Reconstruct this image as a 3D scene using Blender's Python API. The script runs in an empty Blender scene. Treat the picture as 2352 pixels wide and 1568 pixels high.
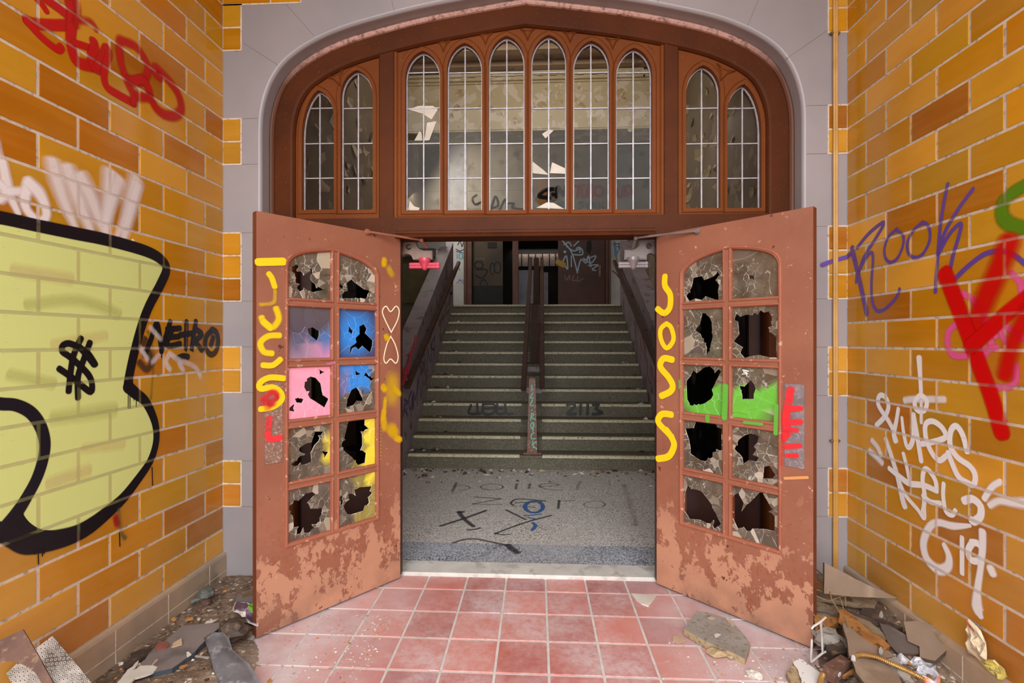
import bpy, math, random
from mathutils import Vector, Matrix, noise
from mathutils.geometry import tessellate_polygon

# ------------------------------------------------------------------ camera, world, lights, exposure
SC = bpy.context.scene
COL = SC.collection
F, TH = 1140.0, 0.05                       # focal length in pixels of a 2352 px wide frame; yaw to the left
EYE = Vector((0, 0, 1.4))
cam = bpy.data.cameras.new('camera'); camo = bpy.data.objects.new('camera', cam); COL.objects.link(camo)
cam.sensor_width = 36; cam.lens = F / 2352 * 36; cam.clip_start = .05
camo.location = EYE; camo.rotation_euler = (math.pi / 2, 0, TH)
SC.camera = camo
SC.view_settings.view_transform = 'Standard'; SC.view_settings.look = 'None'
SC.view_settings.gamma = 1; SC.view_settings.use_curve_mapping = False
SC.view_settings.exposure = 0.86
try:
    SC.cycles.max_bounces = 10; SC.cycles.transparent_max_bounces = 24; SC.cycles.caustics_reflective = False; SC.cycles.caustics_refractive = False
    SC.cycles.sample_clamp_indirect = 4
except Exception: pass
W = bpy.data.worlds.new('overcast'); SC.world = W; W.use_nodes = True
W.node_tree.nodes['Background'].inputs[0].default_value = (0.93, 0.97, 1.0, 1)
W.node_tree.nodes['Background'].inputs[1].default_value = 1.55

def lamp(name, kind, loc, energy, color=(1, 1, 1), size=1, size_y=None, aim=None, spread=None):
    l = bpy.data.lights.new(name, kind); l.energy = energy; l.color = color
    if kind == 'AREA':
        l.size = size
        if size_y: l.shape = 'RECTANGLE'; l.size_y = size_y
        if spread: l.spread = spread
    o = bpy.data.objects.new(name, l); COL.objects.link(o); o.location = loc
    if aim is not None: o.rotation_euler = (Vector(aim) - Vector(loc)).to_track_quat('-Z', 'Y').to_euler()
    return o
# soft overcast daylight falling into the open porch mouth behind the camera; then unseen fill lamps added inside the stair hall
sun = lamp('daylight', 'SUN', (0, -4, 6), 1.9, (1, .97, .94), aim=(0, -4 + 4.0, 6 - 2.1)); sun.data.angle = math.radians(70)
lamp('hall_beam_fill', 'AREA', (0, 6.2, 5.9), 33, (1, .92, .8), 3.2, .8, (0, 8.4, 5.2))  # unseen lamp added to brighten the beam and upper hall
lamp('stair_fill', 'AREA', (2.3, 6.8, 4.4), 5, (.95, .95, 1), .8, 1.4, (-1.4, 6.4, 1.4))      # added lamp without a window, lifts the stairs and left balustrade face
lamp('landing_fill', 'AREA', (-2.2, 9.9, 4.9), 30, (1, .95, .88), .8, 1.6, (.6, 10.8, 3.2))  # unseen lamp added to brighten the rear landing wall

# ------------------------------------------------------------------ projecting traced outlines onto the real planes
CT, ST = math.cos(TH), math.sin(TH)
def ray(px, py):
    xr, zr = (px - 1176) / F, (784 - py) / F
    return Vector((xr * CT - ST, xr * ST + CT, zr))
class Plane:
    def __init__(s, O, U, N, V=(0, 0, 1)):
        s.O, s.U, s.N, s.V = Vector(O), Vector(U).normalized(), Vector(N).normalized(), Vector(V).normalized()
    def p3(s, u, v, w=0): return s.O + s.U * u + s.V * v + s.N * w
    def uv(s, px, py):
        d = ray(px, py); t = (s.O - EYE).dot(s.N) / d.dot(s.N); p = EYE + d * t - s.O
        return (p.dot(s.U), p.dot(s.V))
    def scale(s, px, py):                                  # metres per pixel there
        d = ray(px, py); t = (s.O - EYE).dot(s.N) / d.dot(s.N); return t / F
def zoom(x0, y0, k, pts): return [(x0 + x / k, y0 + y / k) for x, y in pts]
def on_z(px, py, z=0):
    d = ray(px, py); t = (z - EYE.z) / d.z; return EYE + d * t
def on_y(px, py, y):
    d = ray(px, py); t = y / d.y; return EYE + d * t

XL, XR, YW = -1.791, 1.664, 2.75
LEFT = Plane((XL, 0, 0), (0, 1, 0), (1, 0, 0)); RIGHT = Plane((XR, 0, 0), (0, 1, 0), (-1, 0, 0))
FRONT = Plane((0, YW, 0), (1, 0, 0), (0, -1, 0))
DOORL = Plane((-.803, 2.887, 0), (-.632, -.775, 0), (.775, -.632, 0))
DOORR = Plane((.687, 2.889, 0), (.698, -.716, 0), (-.716, -.698, 0))
Z0, RH, TL = .1994, .130, .300                             # tile courses: first bed joint, course height, tile length
NROW = 29

# ------------------------------------------------------------------ helpers: meshes and objects
def lin(c):
    if isinstance(c, str): c = tuple(int(c[i:i + 2], 16) for i in (0, 2, 4))
    f = lambda x: x / 12.92 if x <= .04045 else ((x + .055) / 1.055) ** 2.4
    return tuple(f(x / 255) for x in c[:3])
WL = {}
class MB:
    def __init__(s): s.v, s.f, s.m, s.c = [], [], [], {}
    def vert(s, p, col=None):
        s.v.append(Vector(p)); i = len(s.v) - 1
        if col is not None: s.c[i] = col
        return i
    def face(s, idx, m=0): s.f.append(tuple(idx)); s.m.append(m)
    def poly(s, pts, m=0, col=None): s.face([s.vert(p, col) for p in pts], m)
    def hull8(s, a, m=0, col=None):                        # a: 4 bottom, 4 top, same turn (ccw seen from above)
        i = [s.vert(p, col) for p in a]
        for q in ((3, 2, 1, 0), (4, 5, 6, 7), (0, 1, 5, 4), (1, 2, 6, 5), (2, 3, 7, 6), (3, 0, 4, 7)): s.face([i[k] for k in q], m)
    def box(s, lo, hi, m=0, col=None, bev=0):
        (a, b, c), (d, e, g) = lo, hi
        if bev > 0: return s.bbox(lo, hi, m, col, bev)
        s.hull8([(a, b, c), (d, b, c), (d, e, c), (a, e, c), (a, b, g), (d, b, g), (d, e, g), (a, e, g)], m, col)
    def bbox(s, lo, hi, m, col, r):
        c = [(lo[i] + hi[i]) / 2 for i in range(3)]; h = [(hi[i] - lo[i]) / 2 for i in range(3)]
        r = min(r, min(h) * .9); idx = {}
        for sx in (-1, 1):
            for sy in (-1, 1):
                for sz in (-1, 1):
                    for ax in range(3):
                        p = [c[k] + (sx, sy, sz)[k] * (h[k] - (0 if k == ax else r)) for k in range(3)]
                        idx[sx, sy, sz, ax] = s.vert(p, col)
        for ax in range(3):
            o = [k for k in range(3) if k != ax]
            for sg in (-1, 1):
                q = []
                for a, b in ((-1, -1), (1, -1), (1, 1), (-1, 1)):
                    t = [0, 0, 0]; t[ax] = sg; t[o[0]] = a; t[o[1]] = b; q.append(idx[t[0], t[1], t[2], ax])
                s.face(q if (sg > 0) == (ax != 1) else q[::-1], m)
            for a in (-1, 1):                              # edge bevels along ax
                for b in (-1, 1):
                    q = []
                    for sg, w in ((-1, 0), (1, 0), (1, 1), (-1, 1)):
                        t = [0, 0, 0]; t[ax] = sg; t[o[0]] = a; t[o[1]] = b; q.append(idx[t[0], t[1], t[2], o[w]])
                    s.face(q, m)
        for sx in (-1, 1):
            for sy in (-1, 1):
                for sz in (-1, 1): s.face([idx[sx, sy, sz, k] for k in range(3)], m)
    def slab(s, P, outer, holes=(), w0=0, w1=.02, m=0, ms=None, col=None, back=True):
        """plate with holes in plane P between offsets w0 (back) and w1 (front)"""
        ms = m if ms is None else ms
        area = lambda l: sum(l[i][0] * l[(i + 1) % len(l)][1] - l[(i + 1) % len(l)][0] * l[i][1] for i in range(len(l)))
        loops = [list(outer) if area(outer) > 0 else list(outer)[::-1]] + [list(h) if area(h) < 0 else list(h)[::-1] for h in holes]
        flat = [p for l in loops for p in l]
        tri = tessellate_polygon([[Vector((p[0], p[1], 0)) for p in l] for l in loops])
        fi = [s.vert(P.p3(p[0], p[1], w1), col) for p in flat]
        bi = [s.vert(P.p3(p[0], p[1], w0), col) for p in flat]
        flip = P.U.cross(P.V).dot(P.N) < 0
        for t in tri:
            a, b, c = (flat[k] for k in t)
            ccw = (b[0] - a[0]) * (c[1] - a[1]) - (c[0] - a[0]) * (b[1] - a[1]) > 0
            t = list(t) if ccw != flip else list(t)[::-1]
            s.face([fi[k] for k in t], m)
            if back: s.face([bi[k] for k in t[::-1]], m)
        k = 0
        for l in loops:
            n = len(l)
            for i in range(n):
                a, b = k + i, k + (i + 1) % n
                q = [bi[a], bi[b], fi[b], fi[a]]
                s.face(q[::-1] if flip else q, ms)
            k += n
    def tube(s, path, r, n=8, m=0, cap=True, col=None):
        path = [Vector(p) for p in path]; rings = []; up = Vector((0, 0, 1))
        R = r if isinstance(r, (list, tuple)) else [r] * len(path)
        for i, p in enumerate(path):
            t = (path[min(i + 1, len(path) - 1)] - path[max(i - 1, 0)]).normalized()
            a = t.cross(up)
            if a.length < .05: a = t.cross(Vector((1, 0, 0)))
            a.normalize(); b = a.cross(t)
            if i and (a.dot(pa) < 0): a, b = -a, -b
            pa = a
            rings.append([s.vert(p + (a * math.cos(2 * math.pi * k / n) + b * math.sin(2 * math.pi * k / n)) * R[i], col) for k in range(n)])
        for A, B in zip(rings, rings[1:]):
            for k in range(n): s.face((A[k], A[(k + 1) % n], B[(k + 1) % n], B[k]), m)
        if cap: s.face(rings[0][::-1], m); s.face(rings[-1], m)
    def sweep(s, P, pts, prof, closed=True, m=0, side=1):
        """moulding: profile [(d, w)] carried along a path in plane P; d goes to the left of the path (side = 1)"""
        n = len(pts); rows = []
        for i, p in enumerate(pts):
            a = pts[(i - 1) % n] if closed or i else None; b = pts[(i + 1) % n] if closed or i < n - 1 else None
            d1 = Vector((p[0] - a[0], p[1] - a[1])).normalized() if a else None
            d2 = Vector((b[0] - p[0], b[1] - p[1])).normalized() if b else None
            d1 = d1 or d2; d2 = d2 or d1
            n1, n2 = Vector((-d1.y, d1.x)), Vector((-d2.y, d2.x)); nn = n1 + n2
            nn = nn / max(.3, nn.dot(n1)) if nn.length > 1e-6 else n1
            rows.append([s.vert(P.p3(p[0] + nn.x * d * side, p[1] + nn.y * d * side, w)) for d, w in prof])
        for i in range(n if closed else n - 1):
            A, B = rows[i], rows[(i + 1) % n]
            for k in range(len(prof) - 1):
                s.face((A[k], A[k + 1], B[k + 1], B[k]), m)
    def lathe(s, base, axis, prof, n=16, m=0):
        axis = Vector(axis).normalized(); a = axis.cross(Vector((0.3, .1, .9)) if abs(axis.z) < .8 else Vector((1, 0, 0))).normalized(); b = axis.cross(a)
        rings = [[s.vert(Vector(base) + axis * h + (a * math.cos(2 * math.pi * k / n) + b * math.sin(2 * math.pi * k / n)) * max(r, 1e-4)) for k in range(n)] for r, h in prof]
        for A, B in zip(rings, rings[1:]):
            for k in range(n): s.face((A[k], A[(k + 1) % n], B[(k + 1) % n], B[k]), m)
        s.face(rings[0][::-1], m); s.face(rings[-1], m)
    def build(s, name, mats, parent=None, label=None, cat=None, group=None, kind=None, smooth=False, fix=True, origin=None):
        if parent is not None: L = WL[parent.name]
        elif origin is not None: L = Vector(origin)
        else:
            lo = Vector([min(p[k] for p in s.v) for k in range(3)]); hi = Vector([max(p[k] for p in s.v) for k in range(3)])
            L = Vector(((lo.x + hi.x) / 2, (lo.y + hi.y) / 2, lo.z))
        me = bpy.data.meshes.new(name); me.from_pydata([p - L for p in s.v], [], s.f)
        for mm in (mats if isinstance(mats, (list, tuple)) else [mats]): me.materials.append(mm)
        me.polygons.foreach_set('material_index', s.m)
        if smooth: me.polygons.foreach_set('use_smooth', [True] * len(s.f))
        if s.c:
            at = me.color_attributes.new('col', 'FLOAT_COLOR', 'POINT')
            buf = []
            for i in range(len(s.v)): c = s.c.get(i, (1, 1, 1, 1)); buf += (list(c) + [1])[:4]
            at.data.foreach_set('color', buf)
        me.update()
        o = bpy.data.objects.new(name, me); COL.objects.link(o)
        if parent is not None: o.parent = parent; WL[o.name] = L
        else: o.location = L; WL[o.name] = L
        if label: o['label'] = label
        if cat: o['category'] = cat
        if group: o['group'] = group
        if kind: o['kind'] = kind
        return o
def thing(name, loc, label=None, cat=None, group=None, kind=None):
    o = bpy.data.objects.new(name, None); COL.objects.link(o); o.location = loc; o.empty_display_size = .1
    WL[o.name] = Vector(loc)
    if label: o['label'] = label
    if cat: o['category'] = cat
    if group: o['group'] = group
    if kind: o['kind'] = kind
    return o
def smooth_path(pts, k=5, closed=False):
    out = []; n = len(pts); P = [Vector((p[0], p[1])) for p in pts]
    g = (lambda i: P[i % n]) if closed else (lambda i: P[max(0, min(n - 1, i))])
    for i in range(n if closed else n - 1):
        a, b, c, d = g(i - 1), g(i), g(i + 1), g(i + 2)
        for j in range(k):
            t = j / k
            q = .5 * ((2 * b) + (c - a) * t + (2 * a - 5 * b + 4 * c - d) * t * t + (3 * b - a - 3 * c + d) * t ** 3)
            out.append((q.x, q.y))
    if not closed: out.append((P[-1].x, P[-1].y))
    return out

# ------------------------------------------------------------------ helpers: materials
MATS = {}
class NT:
    def __init__(s, name):
        s.mat = bpy.data.materials.new(name); s.mat.use_nodes = True; s.t = s.mat.node_tree
        s.b = s.t.nodes['Principled BSDF']; s.out = s.t.nodes['Material Output']; MATS[name] = s.mat
        s.pos = None
    def n(s, typ, **kw):
        x = s.t.nodes.new(typ)
        for k, v in kw.items():
            if k.startswith('i_'):
                key = k[2:]; key = int(key) if key.isdigit() else key.replace('_', ' ')
                s.set(x.inputs[key], v)
            else: setattr(x, k, v)
        return x
    def set(s, inp, v):
        if isinstance(v, bpy.types.NodeSocket): s.t.links.new(v, inp)
        elif isinstance(v, (tuple, list)) and len(v) == 3 and inp.type == 'RGBA': inp.default_value = (*v, 1)
        else: inp.default_value = v
    def P(s):
        if s.pos is None: s.pos = s.n('ShaderNodeNewGeometry').outputs['Position']
        return s.pos
    def math(s, op, a, b=0, c=0):
        x = s.n('ShaderNodeMath', operation=op); s.set(x.inputs[0], a); s.set(x.inputs[1], b)
        if len(x.inputs) > 2: s.set(x.inputs[2], c)
        return x.outputs[0]
    def noise(s, scale, detail=4, rough=.55, vec=None, dist=0):
        v = vec if vec is not None else s.P()
        return s.n('ShaderNodeTexNoise', i_Vector=v, i_Scale=scale, i_Detail=detail, i_Roughness=rough, i_Distortion=dist).outputs[0]
    def scaled(s, sc, off=(0, 0, 0)):
        return s.n('ShaderNodeMapping', i_Vector=s.P(), i_Scale=sc, i_Location=off).outputs[0]
    def ramp(s, fac, stops, interp='LINEAR'):
        r = s.n('ShaderNodeValToRGB'); r.color_ramp.interpolation = interp; e = r.color_ramp.elements
        while len(e) < len(stops): e.new(.5)
        for q, (p, c) in zip(e, stops): q.position = p; q.color = (*c, 1) if len(c) == 3 else c
        s.set(r.inputs[0], fac); return r.outputs[0]
    def band(s, fac, lo, hi):
        return s.n('ShaderNodeMapRange', i_Value=fac, i_From_Min=lo, i_From_Max=hi).outputs[0]
    def mix(s, fac, a, b, mode='MIX'):
        x = s.n('ShaderNodeMix', data_type='RGBA', blend_type=mode); s.set(x.inputs[0], fac); s.set(x.inputs[6], a); s.set(x.inputs[7], b)
        return x.outputs[2]
    def attr(s, name='col'): return s.n('ShaderNodeAttribute', attribute_name=name)
    def bump(s, h, dist=.002, strength=.6):
        s.set(s.b.inputs['Normal'], s.n('ShaderNodeBump', i_Height=h, i_Distance=dist, i_Strength=strength).outputs[0])
    def sep(s): return s.n('ShaderNodeSeparateXYZ', i_0=s.P()).outputs
    def done(s, color=None, rough=None, **kw):
        if color is not None: s.set(s.b.inputs['Base Color'], color)
        if rough is not None: s.set(s.b.inputs['Roughness'], rough)
        for k, v in kw.items(): s.set(s.b.inputs[k.replace('_', ' ')], v)
        return s.mat
def mottled(name, c1, c2, scale=8, rough=.7, bump=.002, detail=5, c3=None, s3=40, lo=.35, hi=.65, strength=.5, vec=None, **kw):
    n = NT(name); v = n.scaled(vec) if vec else None
    f = n.noise(scale, detail, .6, v); col = n.mix(n.band(f, lo, hi), lin(c1), lin(c2))
    if c3 is not None: col = n.mix(n.band(n.noise(s3, 3), .55, .68), col, lin(c3))
    n.bump(n.noise(scale * 6, 4), bump, strength)
    return n.done(col, rough, **kw)
# ------------------------------------------------------------------ materials of the setting
def glazed_tile():
    n = NT('glazed_tile'); a = n.attr().outputs['Color']
    st = n.noise(3.2, 3, .6, n.scaled((.55, .55, 6)))          # long horizontal streaks of the salt glaze
    cl = n.noise(2.6, 4, .5, n.scaled((.7, .7, 1.5)))
    c = n.mix(n.math('MULTIPLY', n.band(st, .45, .75), .3), a, n.mix(.55, a, lin('E8B45A')))
    c = n.mix(n.math('MULTIPLY', n.band(cl, .5, .75), .45), c, n.mix(.6, a, lin('8A4E0C')))
    dust = n.math('MULTIPLY', n.band(n.sep()[2], 1.5, .25), n.band(n.noise(2.2, 6, .65), .3, .75)); c = n.mix(n.math('MULTIPLY', dust, .42), c, lin('D9A878'))
    n.bump(n.noise(5, 2), .004, .25)
    return n.done(c, .2, Coat_Weight=.08, Coat_Roughness=.12, Specular_IOR_Level=.35)
TILE = glazed_tile()
GROUT = mottled('tile_grout', 'CDBAA8', 'DBCABA', 14, .9, .003, c3='A89686')
STONE = mottled('grey_glazed_stone', 'A29A9D', '959094', 1.6, .28, .001, 3, strength=.15)
STONEJ = mottled('stone_joint', '6E6661', '82796F', 9, .8)
BASEM = mottled('base_tile', 'BC9F82', '9E8A78', 3, .5, .001, c3='7A6C60', s3=5)
def wood_paint(name, c1, c2, chip, rough=.4, cscale=9, amount=.62):
    n = NT(name); f = n.noise(2.2, 5, .6); col = n.mix(n.band(f, .3, .7), lin(c1), lin(c2))
    ch = n.band(n.noise(cscale, 8, .68), amount, amount + .03)
    col = n.mix(ch, col, lin(chip)); sp = n.band(n.noise(130, 2), .71, .74); col = n.mix(n.math('MULTIPLY', sp, .3), col, lin('C89878'))
    h = n.math('ADD', n.math('MULTIPLY', ch, -.6), n.math('MULTIPLY', n.noise(60, 5, .7), .5)); n.bump(h, .003, .5)
    return n.done(col, rough, Specular_IOR_Level=.14)
FRAMEW = wood_paint('brown_frame_paint', '5A2C10', '44200C', '6E4226', .55, 14, .75)
SASHW = wood_paint('orange_sash_paint', '784019', '6A3615', '5A3016', .55, 12, .76)
def worn_lit_bead():
    n = NT('worn_lit_bead_paint'); x = n.sep(); top = n.band(x[2], 2.9, 3.12)      # light on the crown painted in pale, over some worn paint
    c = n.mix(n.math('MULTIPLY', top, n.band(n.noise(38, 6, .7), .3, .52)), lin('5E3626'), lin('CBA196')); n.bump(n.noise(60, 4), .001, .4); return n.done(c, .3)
WORN_LIT = worn_lit_bead()
def door_paint():
    n = NT('door_paint'); x = n.sep()
    c = n.mix(n.band(n.noise(3, 6, .6), .35, .65), lin('96604A'), lin('885340'))
    worn = n.band(n.math('ADD', n.noise(9, 12, .72, n.scaled((1, 1, .75))), n.math('MULTIPLY', n.band(x[2], .62, .08), .17)), .6, .613)      # older paler coat where the top coat has scaled off
    low = n.band(x[2], .78, .3)                                               # kicked and scoured lower panel
    sp = n.band(n.noise(48, 6, .7), .56, .6)
    w = n.math('MULTIPLY', worn, low)
    c = n.mix(n.math('MULTIPLY', n.math('MULTIPLY', sp, low), .75), c, lin('8E4C2E'))
    c = n.mix(w, c, lin('B58268'))
    pit = n.band(n.noise(26, 4, .7), .665, .69); c = n.mix(pit, c, lin('C68E72'))
    pit2 = n.band(n.noise(19, 3, .6, n.scaled((1, 1, 1), (5, 3, 2))), .7, .72); c = n.mix(pit2, c, lin('5E3020'))
    foot = n.band(n.noise(7, 4), .35, .75); c = n.mix(n.math('MULTIPLY', n.band(x[2], .2, .02), foot), c, lin('7A5A4A'))
    h = n.math('ADD', n.math('MULTIPLY', w, -.7), n.math('ADD', n.math('MULTIPLY', n.noise(110, 3), .35), n.math('MULTIPLY', n.math('ADD', pit, pit2), -.6)))
    n.bump(h, .003, .6)
    return n.done(c, .42)
DOORP = door_paint()
DOORE = wood_paint('door_edge_wood', '7A4430', '6A3826', '8E5A40', .5)
BEAD = wood_paint('glazing_bead_paint', 'A46650', '8E523E', 'C29C8A', .42, 30, .6)
DARKW = mottled('dark_brown_board', '3A1A12', '2C130E', 5, .45)
LEAD = mottled('lead_came', '9A969C', 'B4B0B6', 30, .42, .001, Metallic=.35)
def quarry():
    n = NT('quarry_tile'); a = n.attr().outputs['Color']; x = n.sep()
    c = n.mix(n.band(n.noise(9, 6, .65), .4, .7), a, n.mix(.5, a, lin('C9877A')))
    side = n.band(n.math('ABSOLUTE', n.math('ADD', x[0], .06)), .35, 1.0)       # trodden middle, plaster dust along the leaves
    fine = n.band(n.noise(30, 5, .75), .2, .55)
    d = n.math('MAXIMUM', n.math('MULTIPLY', n.math('MULTIPLY', n.band(n.noise(2.6, 8, .68), .34, .66), fine), .74), n.math('MULTIPLY', side, n.math('ADD', .5, n.math('MULTIPLY', n.band(n.noise(5, 9, .72), .35, .6), .42))))
    c = n.mix(d, c, lin('D4C8CD')); n.bump(n.noise(60, 4), .001, .4)
    return n.done(c, .55)
QUARRY = quarry()
FGROUT = mottled('floor_grout', 'D6D0CC', 'C6BEBA', 20, .95, .002)
def speckle(name, base, dark, light, s=170, dust=None):
    n = NT(name); v = n.n('ShaderNodeTexVoronoi', i_Vector=n.P(), i_Scale=s).outputs['Color']
    sx = n.n('ShaderNodeSeparateColor', i_0=v).outputs[0]
    c = n.ramp(sx, [(0, lin(dark)), (.33, lin(base)), (.72, lin(base)), (.8, lin(light))], 'CONSTANT')
    if dust: c = n.mix(n.math('MULTIPLY', n.band(n.noise(2.3, 8, .7), .42, .7), .7), c, lin(dust))
    n.bump(n.noise(80, 3), .0008, .3)
    return n.done(c, .6)
TERR = speckle('terrazzo', 'D6D1CC', '8A847E', 'E8E4E0', 150, 'C2BDB8')
TERRD = speckle('dark_terrazzo', 'A9ADB8', '4E535E', 'D2D6DE', 170, 'BABCC2')
SILLM = mottled('marble_sill', 'DAD7D2', 'C6C3BE', 6, .5, .001, c3='B0ACA6', s3=9)
STEPM = speckle('stair_terrazzo', '6E6754', '4A4436', '867E6A', 190, '5A5344')
NOSEM = mottled('ribbed_nosing', 'D8CFB0', 'BEB496', 30, .5, .001, c3='6A6250', s3=50)
def plaster(name, c1, c2, under, scale=2.2, lo=.55):
    n = NT(name); c = n.mix(n.band(n.noise(1.3, 6, .6), .35, .7), lin(c1), lin(c2))
    pe = n.band(n.noise(scale, 9, .62), lo, lo + .02); c = n.mix(pe, c, lin(under))
    n.bump(n.math('ADD', n.math('MULTIPLY', pe, -.8), n.math('MULTIPLY', n.noise(30, 3), .2)), .006, .6)
    return n.done(c, .8)
PEELY = plaster('peeling_plaster', 'BFB09A', 'A7977F', '8A7863')
PEELB = plaster('peeling_beam_paint', 'D2C3A6', 'C2B090', 'E0D2C2', 3.2, .52)
PEELG = plaster('grimy_wall_paint', '8D7C69', '77685A', 'A39180', 2.5, .58)
CEILM = plaster('stained_ceiling', 'B79A82', '9C826E', '8A6F5C', 1.4, .57)
UPWALL = mottled('upper_wall_paint', '8E8476', '7C7366', 1.8, .7, .001, c3='6A6052', s3=3)
WHITEW = mottled('white_wall_paint', 'BDBBBC', 'A9A7A6', 2, .6, .001)
BALW = mottled('balustrade_paint', '95858A', '7E7074', 2.2, .55, .001, c3='5A4E50', s3=6)
RAILW = mottled('handrail_wood', '4E3024', '3E241B', 9, .75, .001)
POSTW = mottled('brown_post_paint', '7A4F3E', '6C4335', 6, .45, .002, c3='A78A72', s3=60)
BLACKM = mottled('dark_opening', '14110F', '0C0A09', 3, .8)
PORCHC = mottled('porch_plaster', 'C9C4BC', 'BBB5AC', 3, .8)
def glass_mat(name, haze=.12, tint=(.93, .92, .88), hz='9A8D7C'):
    n = NT(name); t = n.n('ShaderNodeBsdfTransparent', i_0=tint); g = n.n('ShaderNodeBsdfGlossy', i_Roughness=.02)
    d = n.n('ShaderNodeBsdfDiffuse', i_0=lin(hz)); fr = n.n('ShaderNodeFresnel', i_IOR=1.5)
    m1 = n.n('ShaderNodeMixShader', i_0=n.math('MULTIPLY', n.band(n.noise(5, 6, .65), .3, .75), haze * 2)); n.set(m1.inputs[1], t.outputs[0]); n.set(m1.inputs[2], d.outputs[0])
    m2 = n.n('ShaderNodeMixShader', i_0=n.math('MULTIPLY', fr.outputs[0], .16)); n.set(m2.inputs[1], m1.outputs[0]); n.set(m2.inputs[2], g.outputs[0])
    n.t.links.new(m2.outputs[0], n.out.inputs[0]); return n.mat
GLASS = glass_mat('dusty_pane_glass', .01)
DGLASS = glass_mat('dark_side_glass', .03, (.1, .1, .1), '2A2A28')

# ------------------------------------------------------------------ glazed tile walls
rnd = random.Random(7)
def tile_col(r):
    base = r.choice([(210, 144, 26), (202, 134, 16), (216, 154, 46), (194, 124, 12), (206, 148, 38), (190, 116, 16), (196, 144, 30), (214, 148, 24), (180, 106, 14), (222, 160, 54), (200, 136, 20), (206, 146, 32)])
    k = r.uniform(.93, 1.06); return (*lin(tuple(min(255, x * k) for x in base)), 1)
SPECIAL = {}
def tile_wall(name, P, y0, y1, seed, sgn):
    r = random.Random(seed); b = MB(); j = .0062; top = Z0 + NROW * RH
    b.slab(P, [(y0, 0), (y1, 0), (y1, top), (y0, top)], w0=-.12, w1=0, m=1)
    U = P.U
    for k in range(NROW):
        z0, z1 = Z0 + k * RH + j, Z0 + (k + 1) * RH - j
        d = 0.0; e = TL if k % 2 else TL * .52
        while d < y1 - y0:
            e2 = min(e, y1 - y0); a, c = y1 - e2 + j, y1 - d - j
            if c - a > .01:
                col = tile_col(r); w = .0022; bv = .0012
                q = [(a, z0), (c, z0), (c, z1), (a, z1)]; qi = [(a + bv, z0 + bv), (c - bv, z0 + bv), (c - bv, z1 - bv), (a + bv, z1 - bv)]
                o = [b.vert(P.p3(u, v, 0), col) for u, v in q]; mid = [b.vert(P.p3(u, v, w - .0008), col) for u, v in q]; t = [b.vert(P.p3(u, v, w), col) for u, v in qi]
                f = (lambda l: l[::-1]) if P.U.cross(P.V).dot(P.N) < 0 else (lambda l: l)
                b.face(f(t), 0)
                for A, B in ((o, mid), (mid, t)):
                    for i in range(4): b.face(f([A[i], A[(i + 1) % 4], B[(i + 1) % 4], B[i]]), 0)
            d = e; e += TL
    return b.build(name, [TILE, GROUT], kind='structure', label=('yellow glazed tile wall on the left with a large yellow-green graffiti piece' if sgn < 0 else 'yellow glazed tile wall on the right with purple, red and white graffiti'), cat='wall')
wall_l = tile_wall('wall_left', LEFT, -.45, YW, 11, -1)
wall_r = tile_wall('wall_right', RIGHT, -.45, YW, 23, 1)
# two course base along both walls
def base_course(name, P, lab):
    b = MB(); b.slab(P, [(-.45, 0), (YW, 0), (YW, .185), (-.45, .185)], w0=0, w1=.022, m=0)
    b.sweep(P, [(-.45, .185), (YW, .185)], [(0, .022), (.012, .018), (.017, .002)], False)
    for v in (.095,): b.slab(P, [(-.45, v), (YW, v), (YW, v + .004), (-.45, v + .004)], w0=.02, w1=.0228, m=1, back=False)
    u = YW - TL * .5
    while u > -.4:
        b.slab(P, [(u, 0), (u + .004, 0), (u + .004, .185), (u, .185)], w0=.02, w1=.0229, m=1, back=False); u -= TL
    return b.build(name, [BASEM, GROUT], kind='structure', label=lab, cat='baseboard')
base_course('baseboard_left', LEFT, 'grimy tan tile base along the left wall')
base_course('baseboard_right', RIGHT, 'grimy tan tile base along the right wall')

# ------------------------------------------------------------------ arch outline
AC = -.068
half = [(1.5, 0), (1.5, 1.2), (1.5, 2.3), (1.5, 2.6), (1.494, 2.7), (1.472, 2.8), (1.435, 2.89), (1.375, 2.975), (1.29, 3.045), (1.18, 3.107), (1.04, 3.163), (.86, 3.212), (.6, 3.27), (.3, 3.318), (.08, 3.349), (0, 3.359)]
def arch(off=0, base=0.0, n=3):
    """left foot, over the crown, right foot; shrunk inwards by off"""
    L = smooth_path(half[3:], n); pts = [(-1.5, 0)] + [(-x, z) for x, z in L] + [(x, z) for x, z in L[::-1][1:]] + [(1.5, 0)]
    out = []
    for i, p in enumerate(pts):
        a, c = pts[max(0, i - 1)], pts[min(len(pts) - 1, i + 1)]
        d = Vector((c[0] - a[0], c[1] - a[1])).normalized(); nx, nz = d.y, -d.x      # to the right of the path: inwards
        out.append((AC + p[0] + nx * off, (p[1] + nz * off) if 0 < i < len(pts) - 1 else base))
    return out
# end wall: grey glazed stone with an arched opening and yellow quoin tiles
TOPZ = Z0 + NROW * RH
b = MB(); e = .016
A = arch(-e)
b.slab(FRONT, [(XL, 0)] + A + [(XR, 0), (XR, TOPZ), (XL, TOPZ)], w0=-.02, w1=0, m=0)
prof = [(0, 0), (-.004, -.0012), (-.0085, -.004), (-.0125, -.0085), (-.0148, -.0125), (-.016, -.018), (-.016, -.12)]
b.sweep(FRONT, A, prof, False)
wall_f = b.build('wall_front', [STONE], kind='structure', label='grey glazed stone surround of the arched doorway', cat='wall')
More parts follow.
